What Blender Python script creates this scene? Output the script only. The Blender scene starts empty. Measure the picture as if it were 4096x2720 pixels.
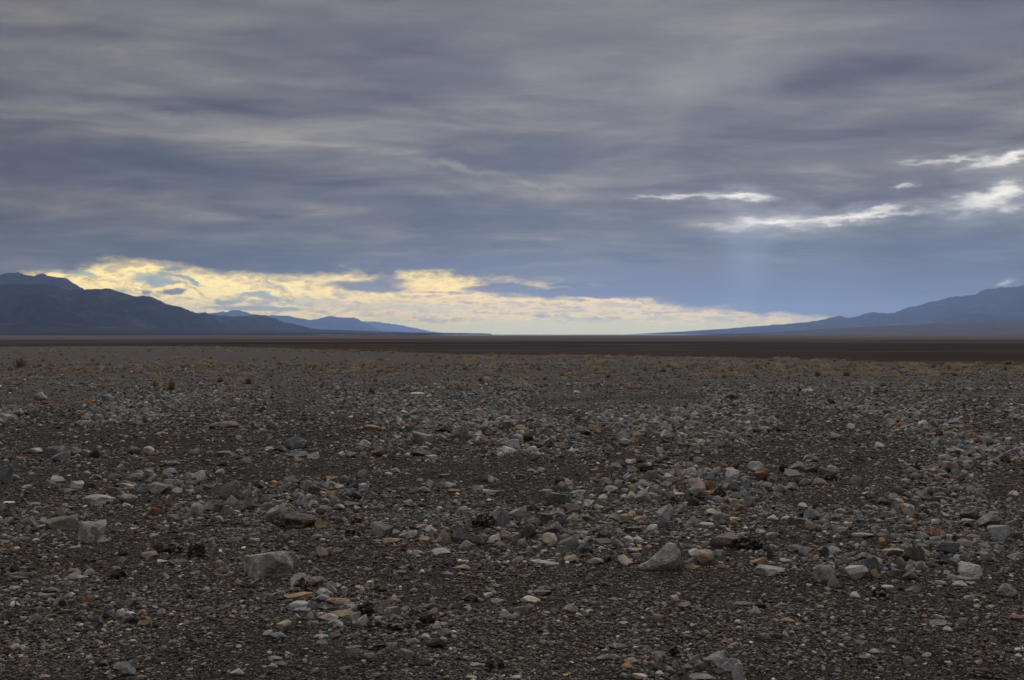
import bpy, math, random
import numpy as np
from mathutils import Vector, Matrix, noise as mnoise
random.seed(7); RNG = np.random.default_rng(11)
sc = bpy.context.scene
COL = sc.collection
R = math.radians
# ------------------------------------------------------------------ camera
F, CX, HY, CAMH = 4600.0, 2048.0, 1337.0, 1.6      # focal length and horizon measured on the 4096 px photograph
cd = bpy.data.cameras.new('camera'); cam = bpy.data.objects.new('camera', cd); COL.objects.link(cam)
cd.sensor_width = 36.0; cd.lens = 36.0 * F / 4096.0
cd.clip_start = 0.1; cd.clip_end = 200000
cam.location = (0, 0, CAMH); cam.rotation_euler = (R(90) - math.atan((1360 - HY) / F), 0, 0)
sc.camera = cam
sc.view_settings.view_transform = 'Standard'; sc.view_settings.look = 'None'
sc.view_settings.exposure = 0.0; sc.view_settings.gamma = 1.0
cy = sc.cycles
cy.max_bounces = 6; cy.diffuse_bounces = 2; cy.glossy_bounces = 1; cy.transparent_max_bounces = 8
cy.volume_bounces = 1; cy.use_denoising = True; cy.caustics_reflective = False; cy.caustics_refractive = False
cy.volume_step_rate = 1.0; cy.volume_max_steps = 256

def s2l(c):
    return tuple((v / 255 / 12.92) if v / 255 <= 0.04045 else ((v / 255 + 0.055) / 1.055) ** 2.4 for v in c)

# ------------------------------------------------------------------ small node language
class G:
    def __init__(s, tree): s.t = tree; s.n = tree.nodes; s.l = tree.links
    def node(s, kind, **kw):
        n = s.n.new(kind)
        for k, v in kw.items(): setattr(n, k, v)
        return n
    def put(s, sock, v):
        if v is None: return
        if isinstance(v, bpy.types.NodeSocket): s.l.new(v, sock)
        else:
            if isinstance(v, (tuple, list)) and hasattr(sock.default_value, '__len__') and len(sock.default_value) == 4 and len(v) == 3: v = (*v, 1)
            sock.default_value = v
    def m(s, op, a, b=None, c=None, clamp=False):
        n = s.node('ShaderNodeMath', operation=op, use_clamp=clamp)
        for i, v in enumerate((a, b, c)): s.put(n.inputs[i], v)
        return n.outputs[0]
    def vm(s, op, a, b=None, out=0):
        n = s.node('ShaderNodeVectorMath', operation=op)
        s.put(n.inputs[0], a)
        if b is not None: s.put(n.inputs['Scale'] if op == 'SCALE' else n.inputs[1], b)
        return n.outputs[out]
    def xyz(s, x, y, z):
        n = s.node('ShaderNodeCombineXYZ')
        for i, v in enumerate((x, y, z)): s.put(n.inputs[i], v)
        return n.outputs[0]
    def sep(s, v):
        n = s.node('ShaderNodeSeparateXYZ'); s.put(n.inputs[0], v); return n.outputs
    def smooth(s, v, a, b, lo=0.0, hi=1.0):
        n = s.node('ShaderNodeMapRange', interpolation_type='SMOOTHSTEP')
        s.put(n.inputs[0], v)
        for i, q in enumerate((a, b, lo, hi)): s.put(n.inputs[i + 1], q)
        return n.outputs[0]
    def lin(s, v, a, b, lo=0.0, hi=1.0):
        n = s.node('ShaderNodeMapRange'); s.put(n.inputs[0], v)
        for i, q in enumerate((a, b, lo, hi)): s.put(n.inputs[i + 1], q)
        return n.outputs[0]
    def noise(s, v, scale, detail=4, rough=0.5, dist=0.0, out='Fac'):
        n = s.node('ShaderNodeTexNoise'); s.put(n.inputs['Vector'], v); n.inputs['Scale'].default_value = scale
        n.inputs['Detail'].default_value = detail; n.inputs['Roughness'].default_value = rough; n.inputs['Distortion'].default_value = dist
        return n.outputs[out]
    def mix(s, f, a, b, blend='MIX'):
        n = s.node('ShaderNodeMix', data_type='RGBA', blend_type=blend)
        s.put(n.inputs[0], f); s.put(n.inputs[6], a); s.put(n.inputs[7], b); return n.outputs[2]
    def ramp(s, f, stops, interp='LINEAR'):
        n = s.node('ShaderNodeValToRGB'); s.put(n.inputs[0], f); e = n.color_ramp.elements; n.color_ramp.interpolation = interp
        while len(e) < len(stops): e.new(0.5)
        for q, (p, c) in zip(e, stops): q.position = p; q.color = (*c, 1) if len(c) == 3 else c
        return n.outputs[0]
    def curve(s, v, pts):
        n = s.node('ShaderNodeFloatCurve'); s.put(n.inputs['Value'], v); c = n.mapping.curves[0]
        n.mapping.use_clip = False
        while len(c.points) < len(pts): c.points.new(0.5, 0.5)
        for q, (x, y) in zip(c.points, pts): q.location = (x, y)
        n.mapping.update(); return n.outputs[0]
    def bump(s, h, strength, dist, normal=None):
        n = s.node('ShaderNodeBump'); s.put(n.inputs['Height'], h); n.inputs['Strength'].default_value = strength
        n.inputs['Distance'].default_value = dist
        if normal is not None: s.put(n.inputs['Normal'], normal)
        return n.outputs[0]

def azel(px, py):           # direction of a measured point of the photograph, as compass azimuth and elevation in degrees
    dx = (px - CX) / F; dz = (HY - py) / F
    return math.degrees(math.atan(dx)), math.degrees(math.atan2(dz, math.hypot(1, dx)))

# ------------------------------------------------------------------ sky: overcast deck over a clear Nishita sky
SUN_EL, SUN_AZ = R(24), R(9)
world = bpy.data.worlds.new('World'); sc.world = world; world.use_nodes = True
world.cycles.sampling_method = 'MANUAL'; world.cycles.sample_map_resolution = 1024
def build_sky():
    g = G(world.node_tree); g.n.clear()
    tc = g.node('ShaderNodeTexCoord'); d = tc.outputs['Generated']
    X, Y, Z = g.sep(d)
    az = g.m('MULTIPLY', g.m('ARCTAN2', X, Y), 180 / math.pi)
    el = g.m('MULTIPLY', g.m('ARCSINE', Z), 180 / math.pi)
    A = g.xyz(az, el, 0.0)
    # cloud deck seen in perspective: direction divided by height
    zz = g.m('ADD', g.m('MAXIMUM', Z, 0.0), 0.07)
    P = g.xyz(g.m('DIVIDE', X, zz), g.m('DIVIDE', Y, zz), 0.0)
    wA = g.vm('SUBTRACT', g.noise(A, 0.35, 5, 0.6, out='Color'), (0.5, 0.5, 0.5))
    W = g.vm('ADD', A, g.vm('MULTIPLY', wA, (5.0, 1.6, 0)))          # ragged copy of the angles
    fine = g.vm('SUBTRACT', g.noise(g.vm('MULTIPLY', A, (0.8, 1.8, 1)), 0.9, 6, 0.62, out='Color'), (0.5, 0.5, 0.5))
    W2 = g.vm('ADD', A, g.vm('MULTIPLY', fine, (2.0, 1.1, 0)))
    dep = [None]     # chains the parts one after another, so the shader compiler keeps few values alive
    def blob(px, py, w, h, rot=0.0, src=W, inner=0.0):
        if dep[0] is not None: src = g.vm('ADD', src, g.vm('SCALE', dep[0], 1e-7))
        a, e = azel(px, py)
        mp = g.node('ShaderNodeMapping', vector_type='TEXTURE'); g.put(mp.inputs[0], src)
        mp.inputs['Location'].default_value = (a, e, 0); mp.inputs['Rotation'].default_value = (0, 0, R(rot))
        k = math.degrees(1 / F) * 0.95
        mp.inputs['Scale'].default_value = (w * k, h * k, 1)
        return g.smooth(g.vm('LENGTH', mp.outputs[0], out=1), 1.0, inner)
    def add(c, m, col, s=1.0):
        dep[0] = g.mix(g.m('MULTIPLY', m, s, clamp=True), c, s2l(col)); return dep[0]
    n1 = g.noise(g.vm('MULTIPLY', P, (0.7, 0.95, 1)), 1.0, 5, 0.5, 0.35)
    n2 = g.noise(g.vm('MULTIPLY', P, (1.7, 2.6, 1)), 1.1, 6, 0.55, 0.3)
    n3 = g.noise(g.vm('MULTIPLY', A, (0.05, 0.42, 1)), 1.0, 5, 0.55, 0.5)
    n4 = g.noise(g.vm('MULTIPLY', P, (1.6, 2.4, 1)), 1.0, 8, 0.60, 0.8)
    n5 = g.noise(g.vm('MULTIPLY', A, (0.11, 0.62, 1)), 1.0, 7, 0.58, 1.0)
    nn = g.m('ADD', g.m('ADD', g.m('MULTIPLY', n1, 0.34), g.m('MULTIPLY', n4, 0.16)), g.m('ADD', g.m('MULTIPLY', n2, 0.17), g.m('ADD', g.m('MULTIPLY', n3, 0.20), g.m('MULTIPLY', n5, 0.13))))
    c = g.ramp(nn, [(0.40, s2l((84, 84, 99))), (0.465, s2l((112, 110, 119))), (0.525, s2l((131, 129, 132))), (0.60, s2l((160, 157, 154)))])
    # large soft dark and light parts of the deck
    for (px, py, w, h, rot, col, s) in DECK:
        c = add(c, blob(px, py, w, h, rot), col, s)
    # clear bluish air and thin cloud low on the right
    c = add(c, blob(3950, 1120, 1300, 330, -4), (84, 97, 122), 0.85)
    # modulate the placed parts with the same cloud texture
    c = g.mix(g.smooth(el, 14, 7, 0.2, 0.9), c, g.ramp(g.m('ADD', g.m('MULTIPLY', n5, 0.5), g.m('MULTIPLY', n4, 0.5)), [(0.38, (.60, .61, .67)), (0.5, (.93, .93, .93)), (0.62, (1.38, 1.34, 1.26))]), 'MULTIPLY')
    c = g.mix(1.0, c, g.mix(g.smooth(el, 5, 13), (0.80, 0.725, 0.565, 1), (0.79, 0.745, 0.68, 1)), 'MULTIPLY')
    c = g.mix(g.m('MULTIPLY', g.smooth(n3, 0.5, 0.68), g.m('MULTIPLY', blob(3700, 1080, 1300, 260), 0.55)), c, s2l((138, 146, 160)))
    # lit gap above the horizon; its ceiling is the ragged lower edge of the deck
    azn = g.lin(az, -26, 26)
    ceil_pts = CEIL
    Wel = g.sep(W2)[1]
    pts = [((azel(px, py)[0] + 26) / 52, azel(px, py)[1] / 6) for px, py in ceil_pts]
    ceil = g.m('MULTIPLY', g.curve(azn, pts), 6.0)
    gap = g.smooth(g.m('ADD', g.m('SUBTRACT', ceil, Wel), g.m('MULTIPLY', g.m('SUBTRACT', n5, 0.5), 1.6)), -0.22, 0.50)
    q = g.noise(g.vm('ADD', g.vm('MULTIPLY', A, (0.42, 1.25, 1)), g.vm('MULTIPLY', fine, (0.5, 0.8, 0))), 1.1, 7, 0.56, 0.5)
    q2 = g.noise(g.vm('MULTIPLY', A, (0.28, 2.2, 1)), 1.0, 6, 0.6, 0.3)
    puff = g.noise(g.vm('ADD', g.vm('MULTIPLY', A, (1.0, 1.9, 1)), g.vm('MULTIPLY', fine, (1.6, 1.6, 0))), 1.9, 8, 0.62, 0.0)
    cream = g.ramp(g.m('ADD', g.m('MULTIPLY', q, 0.74), g.m('MULTIPLY', puff, 0.26)), [(0.36, s2l((122, 132, 140))), (0.425, s2l((170, 162, 138))), (0.465, s2l((228, 194, 128))), (0.515, s2l((255, 228, 152))), (0.57, s2l((238, 204, 134))), (0.62, s2l((190, 164, 122)))])
    warm = g.ramp(g.m('ADD', g.m('MULTIPLY', q2, 0.7), g.m('MULTIPLY', puff, 0.3)), [(0.38, s2l((132, 124, 112))), (0.45, s2l((204, 172, 106))), (0.51, s2l((255, 216, 122))), (0.60, s2l((206, 176, 112)))])
    gapc = g.mix(g.smooth(az, -13, -3), cream, warm)
    for (px, py, w, h, rot, col, s) in GAP:
        gapc = add(gapc, blob(px, py, w, h, rot, W2, 0.35), col, s)
    # pale air right above the plain
    gapc = g.mix(g.smooth(g.m('ADD', el, g.m('MULTIPLY', g.m('SUBTRACT', q, 0.5), 1.2)), 0.95, 0.35), gapc, s2l((212, 198, 138)))
    gapc = g.vm('MULTIPLY', gapc, (GAP_GAIN * 1.0, GAP_GAIN * 1.02, GAP_GAIN * .74))
    gapc = g.mix(1.0, gapc, g.mix(g.smooth(el, 3.4, 1.0), (1, 1, 1, 1), (1.45, 1.36, 1.05, 1)), 'MULTIPLY')
    c = g.mix(gap, c, gapc)
    # dark bands in front of the gap
    WB = g.vm('ADD', A, g.vm('MULTIPLY', fine, (2.2, 0.55, 0)))
    for (px, py, w, h, rot, col, s) in BARS:
        c = add(c, blob(px, py, w, h, rot, WB, 0.5), col, s)
    # torn white openings on the right, the sun stands behind them
    WH = g.vm('ADD', A, g.vm('MULTIPLY', g.vm('SUBTRACT', g.noise(g.vm('MULTIPLY', A, (0.6, 2.0, 1)), 1.0, 7, 0.55, out='Color'), (0.5, 0.5, 0.5)), (4.5, 1.3, 0)))
    for (px, py, w, h, rot, s, inner) in HOLES:
        c = dep[0] = g.mix(g.m('MULTIPLY', blob(px, py, w * 1.7, h * 4.2, rot, WH), 0.6 * s, clamp=True), c, s2l((188, 186, 184)))
    for (px, py, w, h, rot, s, inner) in HOLES:
        c = dep[0] = g.mix(g.m('MULTIPLY', blob(px, py, w * 1.1, h * 1.7, rot, WH, 0.0), s * 0.9, clamp=True), c, (1.3, 1.2, 1.02, 1))
    # faint shafts of light, painted into the sky colour below the openings
    for (px, py, w, h, rot, s) in ((2990, 1070, 150, 330, -3, .38), (3300, 1090, 330, 260, 8, .12), (3900, 1000, 330, 300, 14, .14)):
        c = dep[0] = g.mix(g.m('MULTIPLY', blob(px, py, w, h, rot, A), s), c, s2l((140, 160, 184)))
    # the part of the sky above the frame and behind the camera
    c = g.mix(g.smooth(el, 17, 40), c, s2l(TOPC))
    fg = g.node('ShaderNodeTexSky', sky_type='NISHITA'); fg.sun_disc = False
    fg.sun_elevation = SUN_EL; fg.sun_rotation = SUN_AZ
    b1 = g.node('ShaderNodeBackground'); g.put(b1.inputs[0], c); b1.inputs[1].default_value = SKY_GAIN
    b2 = g.node('ShaderNodeBackground'); g.put(b2.inputs[0], fg.outputs[0]); b2.inputs[1].default_value = 0.05
    mx = g.node('ShaderNodeMixShader'); mx.inputs[0].default_value = 0.97
    g.l.new(b2.outputs[0], mx.inputs[1]); g.l.new(b1.outputs[0], mx.inputs[2])
    out = g.node('ShaderNodeOutputWorld'); g.l.new(mx.outputs[0], out.inputs[0])
SKY_GAIN = 1.0; GAP_GAIN = 2.1
TOPC = (212, 209, 206)
DECK = [
    (700, 1010, 1500, 90, -2, (84, 85, 95), 0.7), (1600, 960, 900, 80, 0, (86, 88, 100), 0.55), (300, 720, 1300, 60, -2, (80, 84, 104), 0.6), (2400, 980, 700, 60, 0, (98, 99, 110), 0.5),  # px, py, half width, half height, tilt, colour, strength
    (500, 640, 1500, 130, -3, (80, 83, 104), 0.85), (2150, 640, 650, 120, 0, (92, 96, 118), 0.7),
    (300, 700, 900, 90, 0, (90, 94, 114), 0.5), (1500, 800, 900, 80, -3, (80, 84, 106), 0.75),
    (900, 900, 1400, 60, 0, (86, 89, 104), 0.7), (600, 848, 700, 16, 2, (118, 118, 128), 0.6), (1500, 905, 700, 14, -2, (116, 117, 128), 0.6), (900, 955, 900, 12, -1, (112, 113, 122), 0.6), (1000, 1010, 1100, 70, 0, (88, 92, 106), 0.6),
    (300, 960, 700, 120, 0, (100, 106, 116), 0.5), (2900, 980, 900, 90, 0, (100, 108, 124), 0.5),
    (1900, 1030, 700, 60, 0, (120, 122, 128), 0.5), (2150, 880, 500, 60, 0, (96, 100, 118), 0.5),
    (700, 470, 900, 42, -5, (146, 146, 153), 0.75), (1550, 530, 900, 40, -4, (146, 145, 149), 0.65),
    (2800, 320, 620, 170, 10, (162, 160, 158), 0.75), (3300, 420, 700, 80, -3, (146, 146, 148), 0.4),
    (1900, 300, 600, 120, 0, (126, 126, 134), 0.4), (1600, 120, 900, 90, 8, (112, 112, 122), 0.6), (2350, 110, 700, 130, 10, (114, 113, 120), 0.5),
    (700, 60, 600, 90, 0, (138, 139, 144), 0.45), (300, 280, 700, 70, -5, (116, 114, 124), 0.5), (3900, 90, 700, 160, 0, (120, 123, 138), 0.5),
    (3700, 560, 700, 60, 3, (122, 122, 132), 0.5), (1850, 662, 340, 30, -11, (164, 165, 160), 0.85), (2170, 737, 300, 24, -6, (166, 166, 160), 0.85),
    (2900, 650, 700, 40, -3, (134, 134, 138), 0.4), (2700, 700, 800, 40, 0, (132, 132, 136), 0.5), (2450, 320, 260, 60, 0, (112, 112, 120), 0.5),
]
CEIL = [(-400, 1130), (0, 1110), (250, 1075), (430, 1040), (700, 1062), (1000, 1090), (1300, 1085), (1500, 1090), (1750, 1098), (2000, 1112), (2300, 1140), (2600, 1180), (2850, 1215), (3100, 1245), (3300, 1262), (3600, 1275), (4400, 1280)]
GAP = [
    (600, 1120, 110, 28, -8, (118, 134, 152), 0.8), (760, 1120, 110, 16, -20, (112, 130, 150), 0.9), (1030, 1180, 110, 20, -4, (125, 142, 156), 0.9),
    
    (1000, 1235, 260, 18, 0, (176, 176, 168), 0.7), (1250, 1205, 200, 16, 0, (190, 182, 160), 0.6), (1650, 1228, 330, 14, 0, (196, 190, 165), 0.7),
    (2050, 1215, 80, 16, 0, (186, 170, 145), 0.7), (2600, 1275, 140, 12, 4, (176, 172, 158), 0.7), (1750, 1250, 200, 10, 0, (205, 196, 165), 0.5),
]
BARS = [
    (1900, 1050, 620, 34, 3, (90, 90, 99), 0.9), (2420, 1168, 640, 32, 0, (94, 92, 98), 0.97), (2000, 1152, 180, 24, 0, (92, 90, 98), 0.9),
    (2560, 1135, 200, 26, 0, (90, 90, 99), 0.92), (2950, 1165, 620, 62, 0, (90, 94, 104), 0.95), (2270, 1138, 110, 12, 0, (86, 86, 95), 0.95),
    (3250, 1232, 560, 24, 0, (90, 96, 110), 0.95), (3150, 1100, 560, 50, 2, (90, 96, 108), 0.7), (2500, 1085, 760, 34, 0, (102, 100, 103), 0.85), (1480, 1145, 210, 30, -2, (126, 118, 114), 0.92), (1550, 1122, 80, 20, 0, (120, 112, 110), 0.85),
    (700, 1166, 70, 14, 0, (92, 90, 96), 0.9), (600, 1168, 28, 13, 0, (120, 116, 114), 0.8), (1010, 1236, 280, 13, 0, (150, 148, 136), 0.6),
]
HOLES = [  # px, py, half width, half height, tilt, strength, hardness
    (3060, 892, 250, 22, 2, 1.0, 0.4), (3420, 862, 340, 13, 5, 0.9, 0.35), (2960, 790, 150, 14, 0, 0.9, 0.4), (2700, 785, 220, 8, 0, 0.55, 0.3),
    (3980, 795, 200, 32, 10, 1.0, 0.5), (4060, 760, 130, 20, 0, 0.7, 0.4), (4060, 630, 190, 18, 10, 0.85, 0.3), (3800, 640, 200, 8, 0, 0.5, 0.3), (3650, 745, 60, 8, 0, 0.5, 0.3), (4050, 1134, 50, 8, 0, 0.6, 0.3),
]
build_sky()
sd = bpy.data.lights.new('sun', 'SUN'); sun = bpy.data.objects.new('sun', sd); COL.objects.link(sun)
sd.energy = 1.15; sd.angle = R(16); sd.color = (1.0, 0.95, 0.88)
# the sun stands ahead of the camera, behind the cloud deck
_s = Vector((math.cos(SUN_EL) * math.sin(SUN_AZ), math.cos(SUN_EL) * math.cos(SUN_AZ), math.sin(SUN_EL)))
sun.rotation_euler = _s.to_track_quat('Z', 'Y').to_euler()
# ------------------------------------------------------------------ helpers for objects
def mesh_obj(name, verts, faces, mat, parent=None, smooth=True):
    me = bpy.data.meshes.new(name)
    verts = np.asarray(verts, dtype=np.float32)
    if isinstance(faces, np.ndarray):
        k = faces.shape[1]
        me.vertices.add(len(verts)); me.vertices.foreach_set('co', verts.ravel())
        me.loops.add(faces.size); me.loops.foreach_set('vertex_index', faces.astype(np.int32).ravel())
        me.polygons.add(len(faces)); me.polygons.foreach_set('loop_start', np.arange(0, faces.size, k, dtype=np.int32))
        me.polygons.foreach_set('loop_total', np.full(len(faces), k, dtype=np.int32))
        me.update(calc_edges=True); me.validate()
    else:
        me.from_pydata([tuple(map(float, v)) for v in verts], [], [tuple(f) for f in faces]); me.update()
    me.polygons.foreach_set('use_smooth', np.full(len(me.polygons), smooth))
    if mat: me.materials.append(mat)
    o = bpy.data.objects.new(name, me); COL.objects.link(o)
    if parent: o.parent = parent
    return o
def structure(o, label=None, kind='structure'):
    o['kind'] = kind
    if label: o['label'] = label
    return o
def material(name):
    m = bpy.data.materials.new(name); m.use_nodes = True; g = G(m.node_tree); g.n.clear()
    bs = g.node('ShaderNodeBsdfPrincipled'); o = g.node('ShaderNodeOutputMaterial'); g.l.new(bs.outputs[0], o.inputs[0])
    bs.inputs['Roughness'].default_value = 0.85; bs.inputs['Specular IOR Level'].default_value = 0.3
    return m, g, bs

# value noise on the plane (numpy), used for land heights and stone densities
_T = RNG.random((256, 256)).astype(np.float64)
def vnoise(x, y):
    x = np.asarray(x, float); y = np.asarray(y, float)
    xi = np.floor(x).astype(int); yi = np.floor(y).astype(int); fx = x - xi; fy = y - yi
    fx = fx * fx * (3 - 2 * fx); fy = fy * fy * (3 - 2 * fy)
    a = _T[xi & 255, yi & 255]; b = _T[(xi + 1) & 255, yi & 255]; c = _T[xi & 255, (yi + 1) & 255]; d = _T[(xi + 1) & 255, (yi + 1) & 255]
    return (a * (1 - fx) + b * fx) * (1 - fy) + (c * (1 - fx) + d * fx) * fy
def fbm(x, y, octv=5, rough=0.5, ridge=False):
    s = 0.0; a = 1.0; t = 0.0
    for i in range(octv):
        n = vnoise(x * 2 ** i + 17.3 * i, y * 2 ** i + 5.1 * i)
        if ridge: n = 1 - np.abs(2 * n - 1)
        s = s + a * n; t += a; a *= rough
    return s / t

# ------------------------------------------------------------------ ground: stony fan that drops to a lower, darker plain
LOW = -4.0
def sstep(a, b, v):
    t = np.clip((v - a) / (b - a), 0, 1); return t * t * (3 - 2 * t)
def edge_dist(u):           # distance of the fan's brink, u = x / y of the direction
    return np.interp(u, [-0.6, -0.44, -0.27, -0.15, -0.05, 0.1, 0.2, 0.3, 0.44, 0.6], [155, 150, 150, 112, 88, 84, 76, 68, 61, 58])
def ground_z(x, y):
    x = np.asarray(x, float); y = np.asarray(y, float)
    r = np.hypot(x, y); u = np.where(y > 1, x / np.maximum(y, 1), np.sign(x) * 0.6)
    e = edge_dist(np.clip(u, -0.6, 0.6)) * (1 + 0.10 * (fbm(x / 9.0 + 40, y / 9.0, 3) - 0.5))
    near = 0.11 * (fbm(x / 4.5, y / 3.2 + 9, 3) - 0.5) + 0.03 * (fbm(x / 0.9 + 3, y / 0.9, 3) - 0.5)
    mid = 0.25 * (fbm(x / 16.0 + 7, y / 14.0, 3) - 0.5) * sstep(14, 40, r)
    drop = sstep(0, 1, (r - e) / (e * 0.9))
    far = 0.35 * (fbm(x / 90.0, y / 160.0, 3) - 0.5) * sstep(150, 400, r) * (1 - sstep(3000, 8000, r))
    return (near + mid) * (1 - drop) + LOW * drop + far
def ground_point(px, py):   # where the line of sight through a measured point meets the ground
    dx = (px - CX) / F; dz = (HY - py) / F
    y = -CAMH / dz
    for _ in range(14):
        z = float(ground_z(dx * y, y)); y = 0.5 * y + 0.5 * (CAMH - z) / -dz
    return dx * y, y, float(ground_z(dx * y, y))

def make_ground():
    rr = [0.0, 0.02, 1.0, 2.0, 3.0, 4.0]; r = 4.6
    while r < 300: rr.append(r); r *= 1.0062
    while r < 52000: rr.append(r); r *= 1.05
    rr.append(53000)
    th = np.concatenate([np.linspace(-180, -34, 40)[:-1], np.linspace(-34, 34, 341), np.linspace(34, 180, 40)[1:]])
    th = np.radians(th[:-1])
    rr = np.array(rr[1:]); Rg, Tg = np.meshgrid(rr, th, indexing='ij')
    x = Rg * np.sin(Tg); y = Rg * np.cos(Tg); z = ground_z(x, y)
    v = np.stack([x, y, z], -1).reshape(-1, 3); nt = len(th); nr = len(rr)
    i = np.arange(nr - 1)[:, None] * nt; j = np.arange(nt)[None, :]; j2 = (j + 1) % nt
    f = np.stack([i + j, i + nt + j, i + nt + j2, i + j2], -1).reshape(-1, 4)
    f = f[:, ::-1]
    v = np.vstack([v, [[0, 0, float(ground_z(0.0, 0.0))]]]); c = len(v) - 1
    m, g, bs = material('gravel_ground')
    pos = g.node('ShaderNodeNewGeometry').outputs['Position']
    x_, y_, z_ = g.sep(pos)
    flat = g.xyz(x_, y_, 0.0)
    warm = [(0.0, (0.006, 0.005, 0.004)), (0.2, (0.014, 0.011, 0.009)), (0.4, (0.027, 0.021, 0.017)), (0.58, (0.040, 0.031, 0.026)), (0.68, (0.058, 0.053, 0.050)), (0.78, (0.075, 0.048, 0.032)), (0.86, (0.10, 0.098, 0.095)), (0.94, (0.16, 0.15, 0.145)), (0.985, (0.36, 0.34, 0.31))]
    lay = []
    for sc_, seed in ((70.0, 3.1), (150.0, 7.7), (30.0, 1.3)):
        vo = g.node('ShaderNodeTexVoronoi'); g.put(vo.inputs['Vector'], g.vm('ADD', flat, (seed, seed * 2, 0))); vo.inputs['Scale'].default_value = sc_
        lay.append((g.ramp(g.sep(vo.outputs['Color'])[0], warm), vo.outputs['Distance']))
    big = g.smooth(g.noise(flat, 2.2, 4, 0.6), 0.42, 0.62)
    c1 = g.mix(big, lay[1][0], lay[0][0])
    pick = g.smooth(g.noise(flat, 9.0, 3, 0.6), 0.56, 0.60)
    c1 = g.mix(pick, c1, lay[2][0])
    # pale silt lanes and brown damp ground, a few metres across
    patch = g.noise(g.vm('MULTIPLY', flat, (0.16, 0.3, 0)), 1.0, 4, 0.55)
    c1 = g.mix(g.smooth(patch, 0.46, 0.62, 0.0, 0.5), c1, g.mix(0.5, c1, (0.045, 0.036, 0.030, 1)))
    c1 = g.mix(0.15, c1, (0.028, 0.022, 0.018, 1))
    dist = g.vm('LENGTH', flat, out=1)
    # grey stony belt with the shrubs
    grit = g.noise(g.vm('MULTIPLY', flat, (1.3, 0.55, 0)), 3.0, 5, 0.7)
    belt = g.ramp(grit, [(0.3, (0.065, 0.059, 0.057)), (0.5, (0.10, 0.093, 0.090)), (0.62, (0.135, 0.127, 0.123)), (0.75, (0.18, 0.17, 0.165))])
    bm = g.smooth(g.m('ADD', dist, g.m('MULTIPLY', g.m('SUBTRACT', patch, 0.5), 40)), 20, 36)
    c1 = g.mix(bm, c1, belt)
    # lower plain: dark brown mud and salt-stained silt
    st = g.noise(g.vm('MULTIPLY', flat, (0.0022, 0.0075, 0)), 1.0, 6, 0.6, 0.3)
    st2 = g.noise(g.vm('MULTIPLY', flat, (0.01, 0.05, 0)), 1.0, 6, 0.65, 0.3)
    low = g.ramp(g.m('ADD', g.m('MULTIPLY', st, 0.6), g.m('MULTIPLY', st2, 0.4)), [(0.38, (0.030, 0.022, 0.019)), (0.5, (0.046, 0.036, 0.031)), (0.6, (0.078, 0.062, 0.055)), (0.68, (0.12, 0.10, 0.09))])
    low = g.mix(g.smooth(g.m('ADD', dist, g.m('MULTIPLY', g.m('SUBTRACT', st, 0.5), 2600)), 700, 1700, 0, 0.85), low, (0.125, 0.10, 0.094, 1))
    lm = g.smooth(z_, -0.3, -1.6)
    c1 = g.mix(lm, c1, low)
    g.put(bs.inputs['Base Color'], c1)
    h1 = g.m('SUBTRACT', 1.0, lay[0][1]); h2 = g.m('SUBTRACT', 1.0, lay[1][1])
    hh = g.m('ADD', g.m('MULTIPLY', h1, 0.5), g.m('MULTIPLY', h2, 0.4))
    g.put(bs.inputs['Normal'], g.bump(hh, 0.7, 0.012))
    bs.inputs['Specular IOR Level'].default_value = 0.0
    o = mesh_obj('ground', v, f, m)
    me = o.data
    tri = [(j + 0, (j + 1) % nt, c) for j in range(nt)]
    cap = mesh_obj('ground_cap', v, np.array(tri)[:, ::-1], m) if False else None
    structure(o, 'dark gravel desert floor running out to a brown plain')
    return o
make_ground()

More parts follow.
